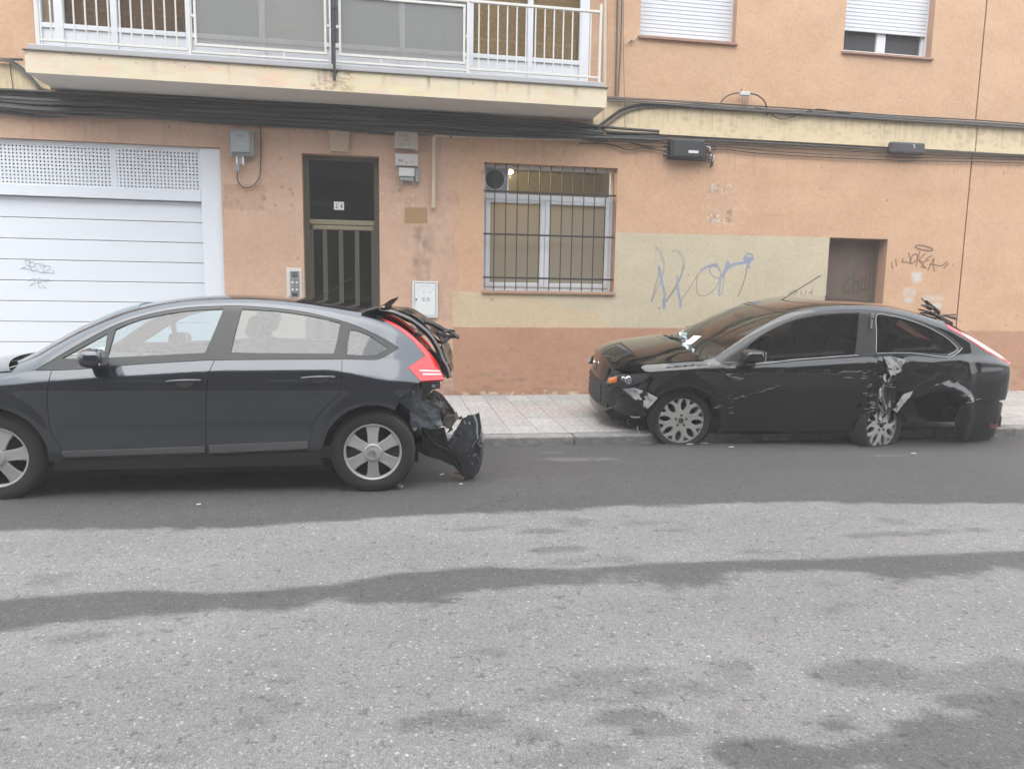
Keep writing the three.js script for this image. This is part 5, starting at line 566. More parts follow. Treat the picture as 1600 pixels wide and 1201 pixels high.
  // hanging bumper cover
  const bp = C([[642, 744], [668, 738], [668, 730], [740, 727], [748, 780], [757, 832], [775, 858], [772, 910], [766, 962], [752, 1020], [738, 1062], [705, 1092], [672, 1106], [650, 1112], [655, 1075], [640, 1010], [612, 965], [575, 905], [556, 885], [575, 850], [610, 795]], 0.6), up = curve([[3.1, 0], [3.3, 0.012], [3.38, 0.035], [3.44, 0.1], [3.5, 0.24], [3.6, 0.6]]);
  const bmap = (x, y) => [x, Math.max(0.012, y), 0.66 - up(x) + 0.05 * Math.sin((y - 0.1) * 7) + 0.022 * Math.sin(x * 38 + y * 9) * sstep(3.33, 3.45, x) + jag(x, y, 11, 0.05, 21)]; const bc = mesh('bumper_cover', panel(bp, bmap, { cell: 0.016, depth: 0.006, gap: 0 }), paint, rear, 'torn bumper cover hanging to the road behind the wheel');
  const sc = rng(31); for (let k = 0; k < 14; k++) { const x = 3.34 + sc() * 0.11, y = 0.12 + sc() * 0.26, L = 0.012 + sc() * 0.05, q = bmap(x, y), e = bmap(x + L * 0.7, y + (sc() - 0.5) * 2.4 * L); mesh('scratch', tube([[q[0], q[1], q[2] + 0.002], [(q[0] + e[0]) / 2, (q[1] + e[1]) / 2 + 0.004, (q[2] + e[2]) / 2 + 0.003], [e[0], e[1], e[2] + 0.002]], 0.0013, 5, 4), M.grey, bc); }
  mesh('bumper_underlip', tube([[3.19, 0.3, 0.6], [3.25, 0.2, 0.6], [3.29, 0.1, 0.58], [3.34, 0.035, 0.55], [3.42, 0.05, 0.5]], 0.02, 24, 7), MC.blackPlastic, rear); mesh('rear_reflector', rbx(3.24, 3.31, 0.05, 0.075, 0.55, 0.58, 0.008), std(lin(0.14, 0.02, 0.02), 0.5), rear); for (const z of [0.5, 0.3, 0.05]) mesh('hanging_strap', tube([[2.98, 0.42, z], [3.08, 0.3, z + 0.04], [3.2, 0.24, z + 0.05], [3.3, 0.12, z]], 0.008, 20, 6), MC.blackPlastic, rear); mesh('undertray', panel(C([[376, 800], [470, 812], [545, 800], [562, 880], [600, 950], [636, 1020], [648, 1080], [600, 1020], [520, 985], [440, 960], [385, 930]], 0.5), (x, y) => [x, Math.max(y, 0.02), 0.5 + jag(x, y, 7, 0.1, 4)], { cell: 0.02, depth: 0.01, gap: 0 }), MC.blackPlastic, rear); mesh('exhaust_silencer', new THREE.CapsuleGeometry(0.09, 0.4, 6, 16).rotateX(Math.PI / 2).translate(2.95, 0.26, -0.2), MC.dirty, rear);
  mesh('aerial', rod([2.1, 1.42, 0], [2.42, 1.62, 0], 0.003, 5), MC.blackPlastic, g);
}
{ // small round badge lying by the wheel
  const p = atY(625, 763.5), t = thing('fallen_badge', 'small round metal badge lying on the road beside the rear wheel', 'debris', p.x, 0.004, p.z); mesh('disc', new THREE.CylinderGeometry(0.022, 0.024, 0.01, 18).rotateX(0.5).translate(0, 0.018, 0), MC.metal, t); mesh('ring', new THREE.TorusGeometry(0.017, 0.003, 6, 18).rotateX(Math.PI / 2 + 0.5).translate(0, 0.024, 0.002), MC.chrome, t);
  for (const [x, y] of [[612, 762], [605, 765]]) { const q = atY(x, y), d = thing('plastic_shard', 'dark plastic shard on the road by the rear wheel', 'debris', q.x, 0.004, q.z, 'shards by the wheel'); mesh('shard', new THREE.TetrahedronGeometry(0.02).scale(1.4, 0.5, 1).translate(0, 0.008, 0), MC.blackPlastic, d); }
}
// ---------------------------------------------------------------- black hatchback, two wheels up on the pavement
{
  const car = Car('hatchback_car', 'black three-door hatchback with crumpled rear quarter and flat front tyre, half on the pavement', 'car', 3.047, 1.866, -7, 4), g = car.g, LEAN = Math.tan(4 * RAD);
  const paint = phy(lin(0.0045, 0.0045, 0.005), 0.05, { clearcoat: 1, clearcoatRoughness: 0.025, specularIntensity: 0.25 }), glass = phy(lin(0.62, 0.66, 0.62), 0.02, { transmission: 1, thickness: 0, ior: 1.85 }), tint = phy(lin(0.1, 0.1, 0.1), 0.02, { transmission: 1, thickness: 0, ior: 1.5 }), tint2 = phy(lin(0.22, 0.23, 0.23), 0.02, { transmission: 1, thickness: 0, ior: 1.5 });
  const belt = curve([[-0.95, 0.6], [-0.86, 0.66], [-0.77, 0.735], [-0.647, 0.808], [-0.459, 0.856], [-0.143, 0.889], [0.149, 0.913], [0.4, 0.922], [0.7, 0.927], [1.08, 0.938], [1.84, 0.988], [2.3, 1.0], [2.8, 1.015], [3.2, 1.0], [3.6, 0.93]]);
  const roof = curve([[0.0, 0.9], [0.19, 0.925], [0.3, 0.96], [0.4, 1.02], [0.5, 1.083], [0.652, 1.178], [0.805, 1.263], [0.958, 1.34], [1.112, 1.4], [1.315, 1.446], [1.474, 1.466], [1.636, 1.478], [1.798, 1.482], [1.961, 1.48], [2.127, 1.464], [2.295, 1.434], [2.464, 1.397], [2.636, 1.351], [2.74, 1.32], [2.86, 1.262], [3.08, 1.157], [3.44, 0.952], [3.55, 0.85], [3.7, 0.7]]);
  const low = curve([[0.0, 0.8], [0.15, 0.83], [0.25, 0.865], [0.34, 0.885], [0.45, 0.892], [0.6, 0.9], [0.75, 0.902], [0.83, 0.897], [0.9, 0.888], [1.1, 0.87], [1.5, 0.85]]);
  const plan = curve([[-1.0, 0.85], [-0.87, 0.52], [-0.8, 0.34], [-0.7, 0.2], [-0.55, 0.095], [-0.35, 0.035], [-0.1, 0.01], [0.3, 0], [2.6, 0], [2.9, 0.025], [3.15, 0.07], [3.35, 0.13], [3.5, 0.22], [3.6, 0.36], [3.7, 0.6]]), HUB = [[0, 0.306], [2.64, 0.306]];
  const fold = (y) => 1.93 + 0.17 * sstep(0.4, 1.0, y) + 0.025 * Math.sin(y * 17);
  car.W0 = (x, y) => { const yb = belt(x), ys = yb - 0.075, k = 0.72; let w = low(Math.min(y, ys)); if (y > ys) { const d = Math.min(y, yb) - ys; w -= k * d - 0.5 * k * 0.02 * (1 - Math.exp(-d / 0.01)); } if (y > yb) w -= 0.42 * (y - yb); const e = roof(x) - y; if (e < 0.09 && y > yb - 0.03) w -= 5 * (0.09 - e) ** 2; for (const [hx, hy] of HUB) { const d = Math.hypot(x - hx, y - hy); if (d < 0.62 && y > 0.2) w += (hx > 1 && x < 3 ? 0.042 : 0.02) * Math.exp(-(((d - 0.385) / 0.055) ** 2)); } return w - plan(x); };
  car.W = (x, y) => { let w = car.W0(x, y); if (x > 1.75 && x < 3.7 && y < 1.02) { const d = x - fold(y), f = sstep(1.02, 0.9, y); // the crash: pushed in ahead of the wheel, folded, rippled behind
      w += f * (-0.075 * Math.exp(-(((x - 2.22) / 0.16) ** 2)) * Math.exp(-(((y - 0.62) / 0.2) ** 2)) + 0.024 * Math.exp(-((d / 0.03) ** 2)) - 0.03 * Math.exp(-(((d - 0.07) / 0.035) ** 2)) + 0.012 * Math.sin(d * 55 + y * 14) * Math.exp(-((d / 0.16) ** 2))) + f * sstep(1.9, 2.1, x) * sstep(3.0, 2.5, x) * (jag(x, y, 3.2, 0.06, 2) + jag(x, y, 8, 0.018, 5)); w += f * 0.012 * Math.exp(-(((x - 2.92 + 0.25 * (y - 0.8)) / 0.05) ** 2)) * sstep(0.55, 0.7, y); }
    if (x > 0.3 && x < 0.62 && y < 0.9 && y > 0.3) w += jag(x, y, 9, 0.02, 7) * sstep(0.3, 0.4, x) * sstep(0.62, 0.5, x); if (x > 0.5 && x < 1.9 && y < 0.85) w += jag(x, y * 1.4, 1.6, 0.012, 3); return w; };
  const D = (p) => p.map(([x, y]) => car.tr(900 + x / 4.142, 440 + y / 4.142)), E = (p) => p.map(([x, y]) => car.tr(1240 + x / 4.142, 440 + y / 4.142));
  const top = spline([...D([[900, 492], [1000, 433], [1100, 369], [1200, 316], [1300, 269], [1400, 231]]), ...E([[0, 226], [100, 203], [200, 190], [300, 184], [430, 183], [520, 187], [620, 200], [700, 216], [800, 246], [900, 286], [1000, 337], [1060, 385], [1098, 425]])], 3);
  const bel = spline([...D([[900, 492], [940, 525], [1000, 545], [1090, 546], [1250, 532]]), ...E([[0, 514], [200, 500], [485, 484], [600, 480], [760, 480], [900, 492], [1000, 494]])], 3).concat(E([[1060, 468], [1098, 425]]));
  const gl = [[...D([[1062, 520], [1075, 470], [1115, 418]]), ...spline([...D([[1200, 346], [1300, 290], [1400, 250]]), ...E([[0, 248], [100, 217], [200, 207], [428, 200]])], 3), ...E([[418, 340], [404, 470], [200, 484], [0, 497]]), ...D([[1220, 522]])], [...spline(E([[542, 216], [620, 224], [700, 240], [850, 290], [980, 360], [1056, 428]]), 3), ...E([[1046, 446], [1000, 468], [850, 458], [700, 458], [541, 459]])]];
  const sF = spline(D([[1000, 545], [985, 600], [978, 700], [982, 850], [1000, 948]]), 4), sR = spline(E([[486, 484], [492, 600], [486, 760], [480, 905]]), 4), archR = 0.368;
  const cut = (l, a, b) => l.filter((p) => p[0] > a && p[0] < b), light = E([[985, 272], [1075, 318], [1200, 385], [1300, 450], [1400, 515], [1390, 528], [1250, 453], [1100, 353], [1000, 300]]);
  const edgeTop = Array.from({ length: 60 }, (_, i) => { const x = mix(0.2, light[0][0] - 0.01, i / 59); return [x, roof(x) - 0.0005]; }), tail = E([[1398, 540], [1406, 600], [1398, 690], [1372, 765], [1250, 772], [1150, 785], [1108, 800]]), aE = Math.atan2(tail[6][1] - 0.306, tail[6][0] - 2.64) / RAD;
  for (const s of [1, -1]) {
    const S = s > 0 ? car.side(1) : (x, y) => [x, y, -car.W0(x, y)], off = (o) => (s > 0 ? car.side(1, o) : (x, y) => [x, y, -(car.W0(x, y) + o)]), far = s < 0, Q = { cell: far ? 0.12 : 0.03 };
    const rq = [...edgeTop, light[0], light[8], light[7], light[6], light[5], ...tail, ...(far ? [...arc(2.64, 0.306, archR, aE, 168), [2.2, 0.33], [sR[sR.length - 1][0] + 0.004, 0.33]] : [...arc(2.64, 0.306, archR, aE, 132), ...E([[716, 750], [690, 768], [640, 800], [612, 828], [598, 800], [584, 806], [572, 838], [545, 842], [522, 868], [500, 872], [484, 896]])]), ...[...sR].reverse().filter((p) => far || p[1] > 0.36), ...cut(bel, sR[0][0] + 0.01, 9), ...[...top].reverse()];
    mesh('side_frame', panel(rq, S, { ...Q, gap: 0.001 }), paint, g);
    const trim = mesh('window_surround', panel([...top, ...[...bel].reverse()], off(-0.004), { ...Q, holes: gl, gap: 0.001, depth: 0.02 }), MC.trim, g); gl.forEach((o, k) => mesh(k ? 'rear_quarter_glass' : 'door_glass', panel(o, off(-0.012), { ...Q, gap: -0.004, depth: 0.003 }), k ? tint : tint2, trim));
    if (!far) { const line = (pts, r, m = MC.alloy) => mesh('trim_line', tube(pts.map(([x, y]) => [x, y, car.W(x, y) + 0.003]), r, 60, 5), m, trim); line(spline(E([[536, 455], [538, 330], [540, 212], [620, 219], [700, 234], [850, 284], [980, 354], [1062, 428], [1050, 450], [1000, 475]]), 2), 0.0026); line(E([[541, 463], [640, 460], [760, 462], [850, 470], [950, 484], [1010, 486], [1060, 462], [1095, 428]]), 0.0026); line([...D([[1100, 536], [1250, 524]]), ...E([[0, 506], [200, 490], [420, 474]])], 0.003); }
    const door = mesh('door', panel([...sF, ...[...sR].reverse(), ...[...cut(bel, sF[0][0] + 0.01, sR[0][0] - 0.01)].reverse()], S, Q), paint, g); const hp = E([[300, 590], [432, 580]]); { const [p, q] = hp, m = [(p[0] + q[0]) / 2, (p[1] + q[1]) / 2], w = car.W0(...m), hg = tube([[p[0], p[1], w + 0.01], [mix(p[0], q[0], 0.2), m[1] + 0.004, w + 0.032], [m[0], m[1] + 0.005, w + 0.037], [mix(p[0], q[0], 0.8), m[1] + 0.006, w + 0.032], [q[0], q[1], w + 0.01]], 0.011, 20, 8); if (far) hg.scale(1, 1, -1); mesh('door_handle', hg, paint, door); }
    const fe = [[-0.33, 0.742], [-0.45, 0.845], ...spline([-0.4, -0.25, -0.1, 0.05, 0.15].map((x) => [x, belt(x) + 0.012]), 3), [0.2, roof(0.2)], top[0], ...cut(bel, top[0][0] + 0.005, sF[0][0] - 0.01), ...sF, ...arc(0, 0.306, archR, -14, 138), ...D([[470, 690]])];
    mesh('front_fender', panel(fe, S, Q), paint, g);
    mesh('sill', panel([[0.365, 0.2], [far ? 2.24 : 1.96, 0.22], [far ? 2.22 : 1.95, 0.325], [1.92, 0.325], [0.5, 0.275], [0.38, 0.27]], off(-0.006), { ...Q, gap: 0.001 }), paint, g); mesh('floor_edge', panel([[0.3, 0.16], [1.95, 0.16], [1.95, 0.24], [0.3, 0.24]], off(-0.06), { cell: 0.2, depth: 0, gap: 0 }), MC.under, g);
    mesh('inner_shell', panel([[0.37, 0.3], [1.95, 0.33], [2.0, 0.86], [0.3, 0.82], [-0.3, 0.72], [0.25, 0.69]], (x, y) => [x, y, s * (car.W0(x, y) - 0.13)], { cell: 0.15, depth: 0, gap: 0 }), MC.under, g);
    for (const [k, [hx, hy]] of HUB.entries()) { mesh('wheel_well', new THREE.CylinderGeometry(0.4, 0.4, 0.3, 40, 1, true, 0, Math.PI).rotateX(Math.PI / 2).rotateZ(Math.PI / 2).translate(hx, hy, s * 0.62), MC.under, g); mesh('wheel_well', new THREE.CircleGeometry(0.4, 40, 0, Math.PI).translate(hx, hy, s * 0.46), MC.under, g); if (far) { const w = leafWheel(10, -0.3); w.position.set(hx, hy + 0.045, -0.76); w.rotation.y = Math.PI; g.add(w); } }
    const tl = mesh('tail_light', panel(light, off(0.004), { cell: 0.03, gap: 0.0005, depth: 0.03 }), MC.red, g); mesh('clear_lens', panel(E([[1080, 322], [1200, 388], [1300, 452], [1390, 513], [1380, 514], [1250, 440], [1110, 352]]), off(0.008), { cell: 0.03, gap: 0.0, depth: 0.003 }), MC.clear, tl);
    // headlight
    const hp2 = D([[186, 655], [214, 620], [300, 603], [400, 598], [500, 600], [440, 645], [372, 676], [290, 682], [200, 664]]), hl = mesh('headlight', panel(hp2, off(-0.03), { cell: 0.03, gap: 0.001, depth: 0.02 }), std(lin(0.07, 0.07, 0.075), 0.35, { metalness: 0.6 }), g); mesh('headlight_cover', panel(hp2, off(0.002), { cell: 0.03, gap: 0.001, depth: 0.025 }), phy(lin(0.93, 0.94, 0.95), 0.02, { transmission: 1, thickness: 0 }), hl); mesh('indicator', panel(D([[212, 626], [268, 614], [262, 654], [206, 655]]), off(-0.012), { cell: 0.03, gap: 0, depth: 0.01 }), phy(lin(0.75, 0.2, 0.02), 0.2, { clearcoat: 1 }), hl);
    { const [a, b] = D([[345, 640], [312, 632]]); for (const [p, r] of [[a, 0.042], [b, 0.026]]) mesh('reflector', new THREE.SphereGeometry(r, 18, 12).scale(1, 1, 0.5).translate(p[0], p[1], s * (car.W0(...p) - 0.032)), MC.chrome, hl); }
    // mirror
    const mg = rbx(-0.09, 0.11, -0.055, 0.062, -0.11, 0.1, 0.055, 5), P = mg.attributes.position; for (let i = 0; i < P.count; i++) P.setY(i, P.getY(i) * (1 - 0.8 * Math.max(0, -P.getX(i)))); mg.computeVertexNormals(); const mi = new THREE.Group(); mi.name = 'wing_mirror'; mi.position.set(0.6, 1.0, s * 0.985); g.add(mi); mesh('housing', mg, paint, mi); mesh('base', rbx(-0.06, 0.06, -0.085, -0.035, s > 0 ? -0.17 : 0.02, s > 0 ? -0.02 : 0.17, 0.015), MC.blackPlastic, mi); mesh('mirror_glass', rbx(0.105, 0.116, -0.042, 0.05, -0.09, 0.08, 0.004), MC.chrome, mi);
  }
  // near wheels: front flat, rear knocked forward and turned out
  { const w = leafWheel(84, (x, z) => -0.306 + (0.745 + z) * LEAN + 0.002); w.position.set(-0.012, 0.306, 0.745); g.add(w); }
  { const w = leafWheel(60, null), c = car.on(1374, 666, 0.82); w.position.set(c[0], c[1], 0.72); w.rotation.set(-0.1, 0.42, 0.0); g.add(w); groundClamp(w.children[0]); }
  const eW = (x) => car.W0(x, roof(x));
  mesh('roof', grid(40, 24, (u, v) => { const xe = mix(1.12, 2.74, v), s = u * 2 - 1, b = 1 - s * s; return [xe - 0.12 * b * (1 - v) + 0.1 * b * v, roof(xe) + 0.04 * (1 - s ** 4) * Math.min(1, v * 2 + 0.5) - 0.02 * v * b, s * eW(xe)]; }), paint, g);
  const wsf = (u, v) => { const xe = mix(0.2, 1.115, v), s = u * 2 - 1, b = 1 - s * s; return [xe - mix(0.2, 0.12, v) * b, roof(xe) - 0.004 + b * mix(0.09, 0.022, v), s * eW(xe)]; };
  const ws = mesh('windscreen', grid(36, 24, wsf), glass, g); mesh('header_strip', grid(30, 2, (u, v) => { const p = wsf(u, 0.955 + 0.045 * v); return [p[0] - 0.003, p[1] + 0.003, p[2]]; }), MC.gloss, ws);
  mesh('bonnet', grid(40, 26, (u, v) => { const xe = mix(-0.7, 0.19, v), s = u * 2 - 1, b = 1 - s * s, e = mix(-0.04, -0.2, v); return [xe + e * b, belt(xe) + 0.012 + (0.125 - 0.045 * (1 - v)) * (1 - s ** 4) * (0.5 + 0.5 * b) - 0.0, s * (car.W0(xe, belt(xe)) - 0.003)]; }), paint, g);
  // nose: bumper cover broken at the near corner, grille
  const nose = (s, y) => -0.79 + 0.02 * (y - 0.5) + 0.4 * Math.abs(s) ** 3.2 + 0.25 * Math.max(0, y - 0.62) ** 1.2;
  mesh('front_bumper', grid(50, 16, (u, v) => { const s = u * 2 - 1, y = mix(0.27 + 0.17 * sstep(0.35, 0.95, s), 0.7, v); return [nose(s, y) + jag(u * 6, v * 3, 2, 0.03, 4) * sstep(0.3, 0.8, s), y + jag(u * 20, 1, 1, 0.04, 1) * (1 - v), s * 0.83]; }), MC.gloss, g); mesh('grille', grid(24, 8, (u, v) => { const s = mix(-0.62, 0.62, u), y = mix(0.36, 0.62, v); return [nose(s, y) - 0.008 - (Math.floor(v * 8) % 2) * 0.012, y, s * 0.83]; }), MC.blackPlastic, g); mesh('nose_panel', grid(40, 6, (u, v) => { const s = u * 2 - 1, b = 1 - s * s; const x1 = -0.7 - 0.04 * b, y1 = belt(-0.7) + 0.012 + 0.08 * (1 - s ** 4) * (0.5 + 0.5 * b); return [mix(nose(s, 0.7), x1, v), mix(0.7, y1, v ** 0.75), s * mix(0.83, car.W0(-0.7, belt(-0.7)) - 0.003, v)]; }), paint, g); mesh('badge', new THREE.CylinderGeometry(0.06, 0.06, 0.012, 24).scale(1, 1, 0.5).rotateZ(Math.PI / 2).translate(-0.79, 0.72, 0), MC.chrome, g);
  const dark = MC.under; mesh('radiator_pack', bx(-0.66, -0.4, 0.22, 0.66, -0.6, 0.5), dark, g); mesh('engine_block', bx(-0.6, 0.2, 0.26, 0.74, -0.45, 0.45), dark, g); mesh('floor_pan', bx(-0.5, 2.1, 0.19, 0.25, -0.6, 0.6), dark, g); mesh('axle_beam', bx(2.5, 2.62, 0.3, 0.4, -0.6, 0.3), dark, g);
  const flap = D([[298, 692], [372, 686], [445, 705], [524, 746], [490, 775], [450, 808], [415, 790], [395, 772], [360, 745], [330, 715]]), flapM = (x, y) => [x, y, car.W0(x, y) - 0.02 + 0.62 * Math.max(0, 0.66 - y) + jag(x, y, 10, 0.012, 8)]; mesh('bumper_flap', panel(flap, flapM, { cell: 0.015, depth: 0.006, gap: 0 }), paint, g, 'bent flap of the broken front bumper corner');
  const cor = D([[196, 690], [300, 692], [360, 745], [410, 790], [450, 810], [470, 870], [440, 905], [360, 885], [280, 860], [225, 810], [210, 760]]); mesh('bumper_corner', panel(cor, (x, y) => [x, y, car.W0(x, y) - 0.12 + jag(x, y, 9, 0.07, 3)], { cell: 0.02, depth: 0.01, gap: 0 }), MC.blackPlastic, g); for (const [p, r] of [[[[355, 872], [380, 878], [445, 870]], 0.006], [[[395, 935], [405, 965], [418, 990]], 0.004]]) mesh('broken_strip', tube(p.map(([x, y]) => { const q = car.on(900 + x / 4.142, 440 + y / 4.142, 0.74); return [q[0], Math.max(q[1], 0.062), 0.74]; }), r, 12, 5), M.white, g); const tipP = D([[120, 640], [150, 740], [165, 806], [205, 790], [210, 740], [180, 690]]).map(([x, y]) => [x, y]); mesh('bumper_shard', panel(tipP.map(([x, y]) => [Math.max(x, -0.78), y]), (x, y) => [x, y, 0.4 + jag(x, y, 8, 0.06, 1)], { cell: 0.03, depth: 0.01, gap: 0 }), MC.gloss, g);
  // cabin
  mesh('dashboard', rbx(0.12, 0.75, 0.5, 0.93, -0.72, 0.72, 0.07, 3), MC.seatDark, g); mesh('steering_wheel', new THREE.TorusGeometry(0.185, 0.016, 8, 36).rotateY(Math.PI / 2).rotateZ(-0.45).translate(0.93, 0.95, 0.37), MC.seatDark, g); seats(car, [[1.42, 0.37, 0.33], [1.42, -0.37, 0.33]], MC.seatDark, 0.46, 0.02); seats(car, [[2.25, 0.36, 0.35], [2.25, -0.36, 0.35]], MC.seatDark, 0.54, 0.04); mesh('cabin_floor', bx(0.2, 2.0, 0.26, 0.34, -0.8, 0.8), MC.seatDark, g); mesh('rear_view_mirror', rbx(0.78, 0.82, 1.27, 1.33, -0.12, 0.12, 0.015), MC.seatDark, g);
  // tailgate and rear
  mesh('tailgate', grid(30, 18, (u, v) => { const s = u * 2 - 1, k = v; const x = interp([[0, 3.6], [0.3, 3.66], [0.5, 3.52], [1, 2.86]], k), y = interp([[0, 0.5], [0.3, 0.86], [0.5, 0.98], [1, 1.33]], k); return [x - 0.12 * s * s * (1 - k) - 0.06 * s * s, y, s * interp([[0, 0.62], [0.4, 0.62], [1, 0.56]], k)]; }), MC.gloss, g); mesh('rear_panel', grid(10, 6, (u, v) => { const s = u * 2 - 1; return [3.5 - 0.1 * s * s, mix(0.25, 0.6, v), s * 0.68]; }), dark, g);
  const bp = E([[1108, 805], [1150, 790], [1230, 774], [1335, 768], [1375, 790], [1385, 820], [1375, 880], [1352, 950], [1312, 1030], [1230, 1034], [1112, 1030], [1082, 960], [1060, 900], [1082, 850]]).map(([x, y]) => [x, Math.max(y, 0.09)]), bm = (x, y) => [x, y, car.W0(x, Math.max(0.3, y)) - 0.05 - 0.2 * Math.max(0, 0.3 - y) + jag(x, y, 5, 0.02, 9)]; const rb = mesh('rear_bumper', panel(bp, bm, { cell: 0.02, depth: 0.015, gap: 0 }), phy(lin(0.006, 0.006, 0.006), 0.5, { clearcoat: 0.3, clearcoatRoughness: 0.25, specularIntensity: 0.5 }), g, 'loosened rear bumper corner'); { const p = E([[1290, 925], [1342, 928], [1335, 955], [1285, 950]]); mesh('reflector', panel(p, (x, y) => { const q = bm(x, y); return [q[0], q[1], q[2] + 0.012]; }, { cell: 0.03, depth: 0.01, gap: 0 }), std(lin(0.16, 0.02, 0.022), 0.4), rb); }
  mesh('arch_liner', panel(E([[700, 775], [780, 760], [850, 800], [870, 880], [940, 935], [860, 942], [800, 930], [770, 880], [720, 830]]), (x, y) => [x, y, 0.72 + jag(x, y, 6, 0.08, 3)], { cell: 0.02, depth: 0.01, gap: 0 }), std(lin(0.035, 0.032, 0.03), 0.95), g); mesh('inner_wing', bx(2.18, 3.3, 0.22, 0.95, 0.44, 0.46), dark, g);  mesh('boot_floor', bx(2.95, 3.45, 0.3, 0.4, -0.6, 0.6), dark, g);
  // torn sheet ahead of the rear wheel: lips bent out so that they face the sky
  const lip = (pts, lift, lean, seed) => { const q = E(pts), yt = Math.max(...q.map((p) => p[1])); return mesh('torn_lip', panel(q, (x, y) => [x, y, car.W(x, y) + lift + lean * (yt - y) + jag(x, y, 26, 0.014, seed)], { cell: 0.01, depth: 0.003, gap: 0 }), paint, g); };
  lip([[582, 482], [650, 484], [716, 502], [680, 540], [648, 574], [612, 590], [582, 588], [586, 530]], 0.006, 0.75, 2); lip([[560, 604], [610, 585], [648, 576], [620, 612], [596, 640], [566, 640]], 0.012, 0.6, 4); lip([[545, 688], [584, 655], [572, 735], [560, 765], [575, 795], [552, 830], [520, 858], [490, 890], [484, 858], [500, 800], [520, 745]], 0.006, 0.5, 6); lip([[592, 806], [650, 760], [700, 722], [772, 704], [735, 738], [690, 764], [640, 800], [612, 824]], 0.012, 0.8, 8); lip([[500, 205], [525, 205], [505, 270], [496, 320], [488, 300]], 0.004, 0.2, 3);
  // scrapes down to primer and metal
  const scm = std(lin(0.42, 0.41, 0.4), 0.55), sr = rng(14), scrape = (fn, a, b, n, sp, th) => { for (let k = 0; k < n; k++) { const t = sr(), [p] = fn([[mix(a[0], b[0], t) + (sr() - 0.5) * sp, mix(a[1], b[1], t) + (sr() - 0.5) * sp * 0.5]]), L = 0.015 + sr() * 0.05, sl = (sr() - 0.5) * 0.012 + (b[1] - a[1] < 0 ? 0.01 : 0); mesh('scrape', tube([0, 0.5, 1].map((q) => { const x = p[0] + L * (q - 0.5), y = p[1] + sl * q; return [x, y, car.W(x, y) + 0.0005]; }), th * 0.6 * (0.5 + sr()), 5, 4), scm, g); } };
  scrape(D, [980, 600], [1110, 640], 12, 40, 0.0018); scrape(D, [985, 700], [1000, 860], 9, 44, 0.0012); scrape(D, [1030, 760], [1330, 675], 12, 20, 0.0013); scrape(E, [300, 590], [440, 580], 5, 10, 0.0012); scrape(E, [320, 620], [370, 620], 4, 8, 0.0018); scrape(E, [480, 600], [500, 880], 16, 50, 0.0022); scrape(E, [560, 560], [640, 700], 14, 60, 0.0025); scrape(E, [500, 780], [560, 860], 14, 40, 0.0028); scrape(E, [1090, 730], [1190, 770], 8, 30, 0.0015); scrape(E, [1100, 800], [1200, 760], 6, 16, 0.002); scrape(D, [890, 830], [930, 800], 6, 14, 0.0015);
  // broken bits of the roof spoiler
  { const L = (x, y) => { const q = car.on(1420 + x / 16, 455 + y / 16, 0.35); return [q[0], q[1], 0.35]; }, sp = new THREE.Group(); sp.name = 'broken_spoiler'; sp.userData.label = 'splintered remains of the roof spoiler'; g.add(sp); for (const [a, b, r] of [[[320, 180], [760, 560], 0.016], [[440, 230], [740, 520], 0.028], [[340, 340], [560, 430], 0.036], [[250, 450], [640, 560], 0.026], [[300, 520], [800, 620], 0.026], [[700, 610], [1170, 575], 0.013], [[860, 600], [1170, 670], 0.022], [[830, 660], [1050, 800], 0.034], [[600, 560], [950, 780], 0.03]]) { const A = L(...a), B = L(...b), a0 = V(...A), b0 = V(...B), dd = b0.clone().sub(a0), gg = new THREE.CylinderGeometry(r * 0.75, r * 0.3, dd.length(), 5, 3).scale(1, 1, 2.2); { const P = gg.attributes.position; for (let i = 0; i < P.count; i++) P.setX(i, P.getX(i) + jag(P.getY(i), r * 50, 14, 0.02, 3)); } gg.applyQuaternion(new THREE.Quaternion().setFromUnitVectors(V(0, 1, 0), dd.clone().normalize())).translate((A[0] + B[0]) / 2, (A[1] + B[1]) / 2, A[2]); gg.computeVertexNormals(); mesh('splinter', gg, std(lin(0.05, 0.045, 0.04), 0.7), sp); } }
  { const a = car.on(1207, 476, 0.0), b = car.on(1283, 430, 0.0); mesh('aerial', rod([a[0], a[1] - 0.01, 0], [b[0], b[1], 0], 0.0055, 5), MC.blackPlastic, g); mesh('aerial_base', new THREE.CapsuleGeometry(0.018, 0.05, 4, 10).rotateZ(Math.PI / 2).translate(a[0], a[1] - 0.008, 0), MC.blackPlastic, g); }
  for (const [a, b] of [[[0.5, 0.12], [0.42, 0.8]], [[0.3, 0.1], [0.62, 0.18]]]) { const A = wsf(a[0], 0.03), B = wsf(b[0], 0.1); mesh('wiper', rod([A[0], A[1] + 0.02, A[2]], [B[0], B[1] + 0.02, B[2]], 0.009), MC.blackPlastic, g); }
  // where a pixel falls on the windscreen
  const find = (px, py) => { let best = 1e9, r = null; for (let u = 0; u <= 1; u += 0.01) for (let v = 0; v <= 1; v += 0.01) { const p = V(...wsf(u, v)).applyMatrix4(g.matrixWorld).sub(EYE), z = p.dot(FWD), e = Math.hypot(CX + FOCAL * p.dot(RIGHT) / z - px, CY - FOCAL * p.dot(UP) / z - py); if (e < best) { best = e; r = [u, v]; } } return r; };
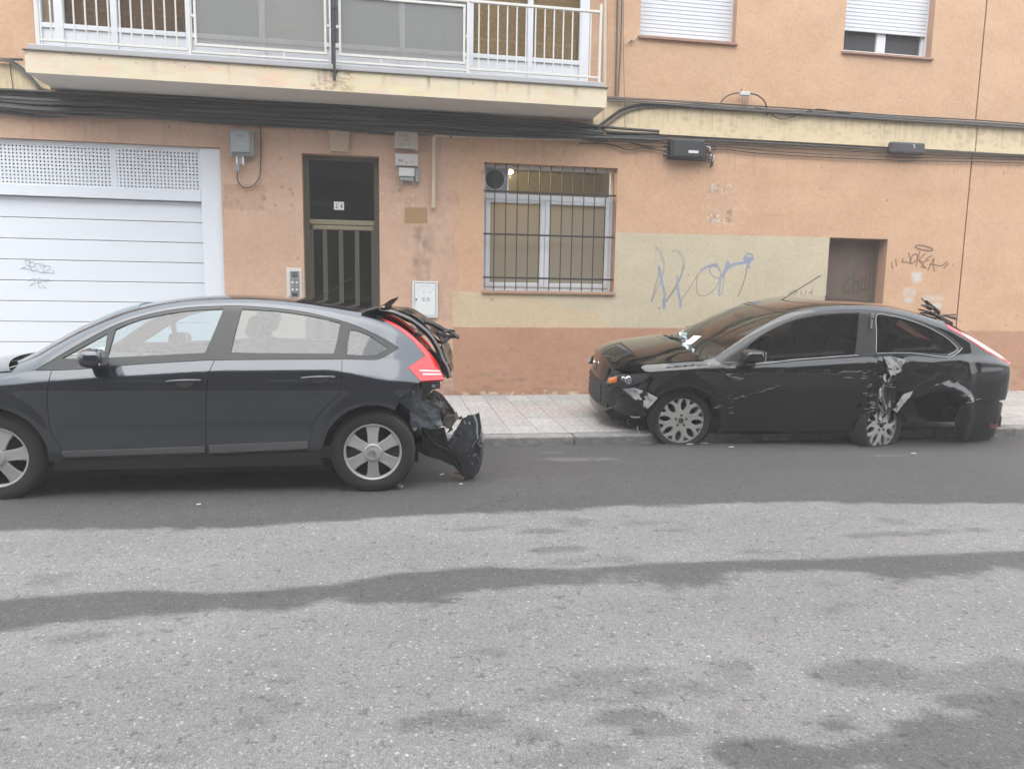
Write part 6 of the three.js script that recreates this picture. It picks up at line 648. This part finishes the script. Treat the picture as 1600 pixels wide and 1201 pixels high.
  { const [u, v] = find(1083, 531.5), p = V(...wsf(u, v)), dx = V(...wsf(u, v + 0.02)).sub(p).normalize(), dz = V(...wsf(u + 0.02, v)).sub(p).normalize(), n = dx.clone().cross(dz).normalize(); if (n.y < 0) n.negate(); const wpos = p.clone().addScaledVector(n, 0.004).applyMatrix4(g.matrixWorld), t = thing('paper_slip', 'white paper slip lying on the windscreen of the black car', 'paper', wpos.x, wpos.y, wpos.z); t.quaternion.copy(new THREE.Quaternion().setFromRotationMatrix(new THREE.Matrix4().makeBasis(dx, n, dx.clone().cross(n).normalize()))).premultiply(g.quaternion); t.rotateY(0.35); mesh('sheet', bx(-0.08, 0.08, 0, 0.002, -0.055, 0.055), std(lin(0.75, 0.75, 0.78), 0.8), t); }
  { const r = rng(9), sh = phy(lin(0.6, 0.72, 0.74), 0.15, { transmission: 0.4, thickness: 0 }), cl = new THREE.Group(); cl.name = 'cracked_glass'; cl.userData.label = 'crushed white glass at the foot of the windscreen'; g.add(cl); for (let k = 0; k < 46; k++) { const t = r(), [u, v] = find(mix(1067, 1074, t) + (r() - 0.5) * 10 + (t > 0.8 ? 6 : 0), mix(519, 553, t) + (r() - 0.5) * 5), p = wsf(u, v), q = 0.012 + r() * 0.022; mesh('shard', new THREE.TetrahedronGeometry(q).scale(1.2, 0.5, 1).rotateX(r() * 3).rotateY(r() * 3).rotateZ(r() * 3).translate(p[0] - 0.005, p[1] + 0.008, p[2]), k % 3 ? sh : M.white, cl); } }
}
for (const [x, y, l, a] of [[1080, 694.5, 0.1, 0.1], [1100, 693.3, 0.09, -0.1], [1143, 699, 0.06, 0.2], [1428, 709, 0.05, 0], [622, 742, 0.03, 1], [310, 789, 0.03, 0.4], [690, 742, 0.05, 0.9], [720, 757, 0.03, 0.2]]) { const p = atY(x, y), t = thing('plastic_strip', 'thin pale splinter of broken trim on the road beside the cars', 'debris', p.x, 0.004, p.z, 'splinters on the road'); t.rotation.y = a; mesh('strip', rbx(-l / 2, l / 2, 0, 0.006, -0.006, 0.006, 0.002), M.white, t); }
renderer.render(scene, camera);
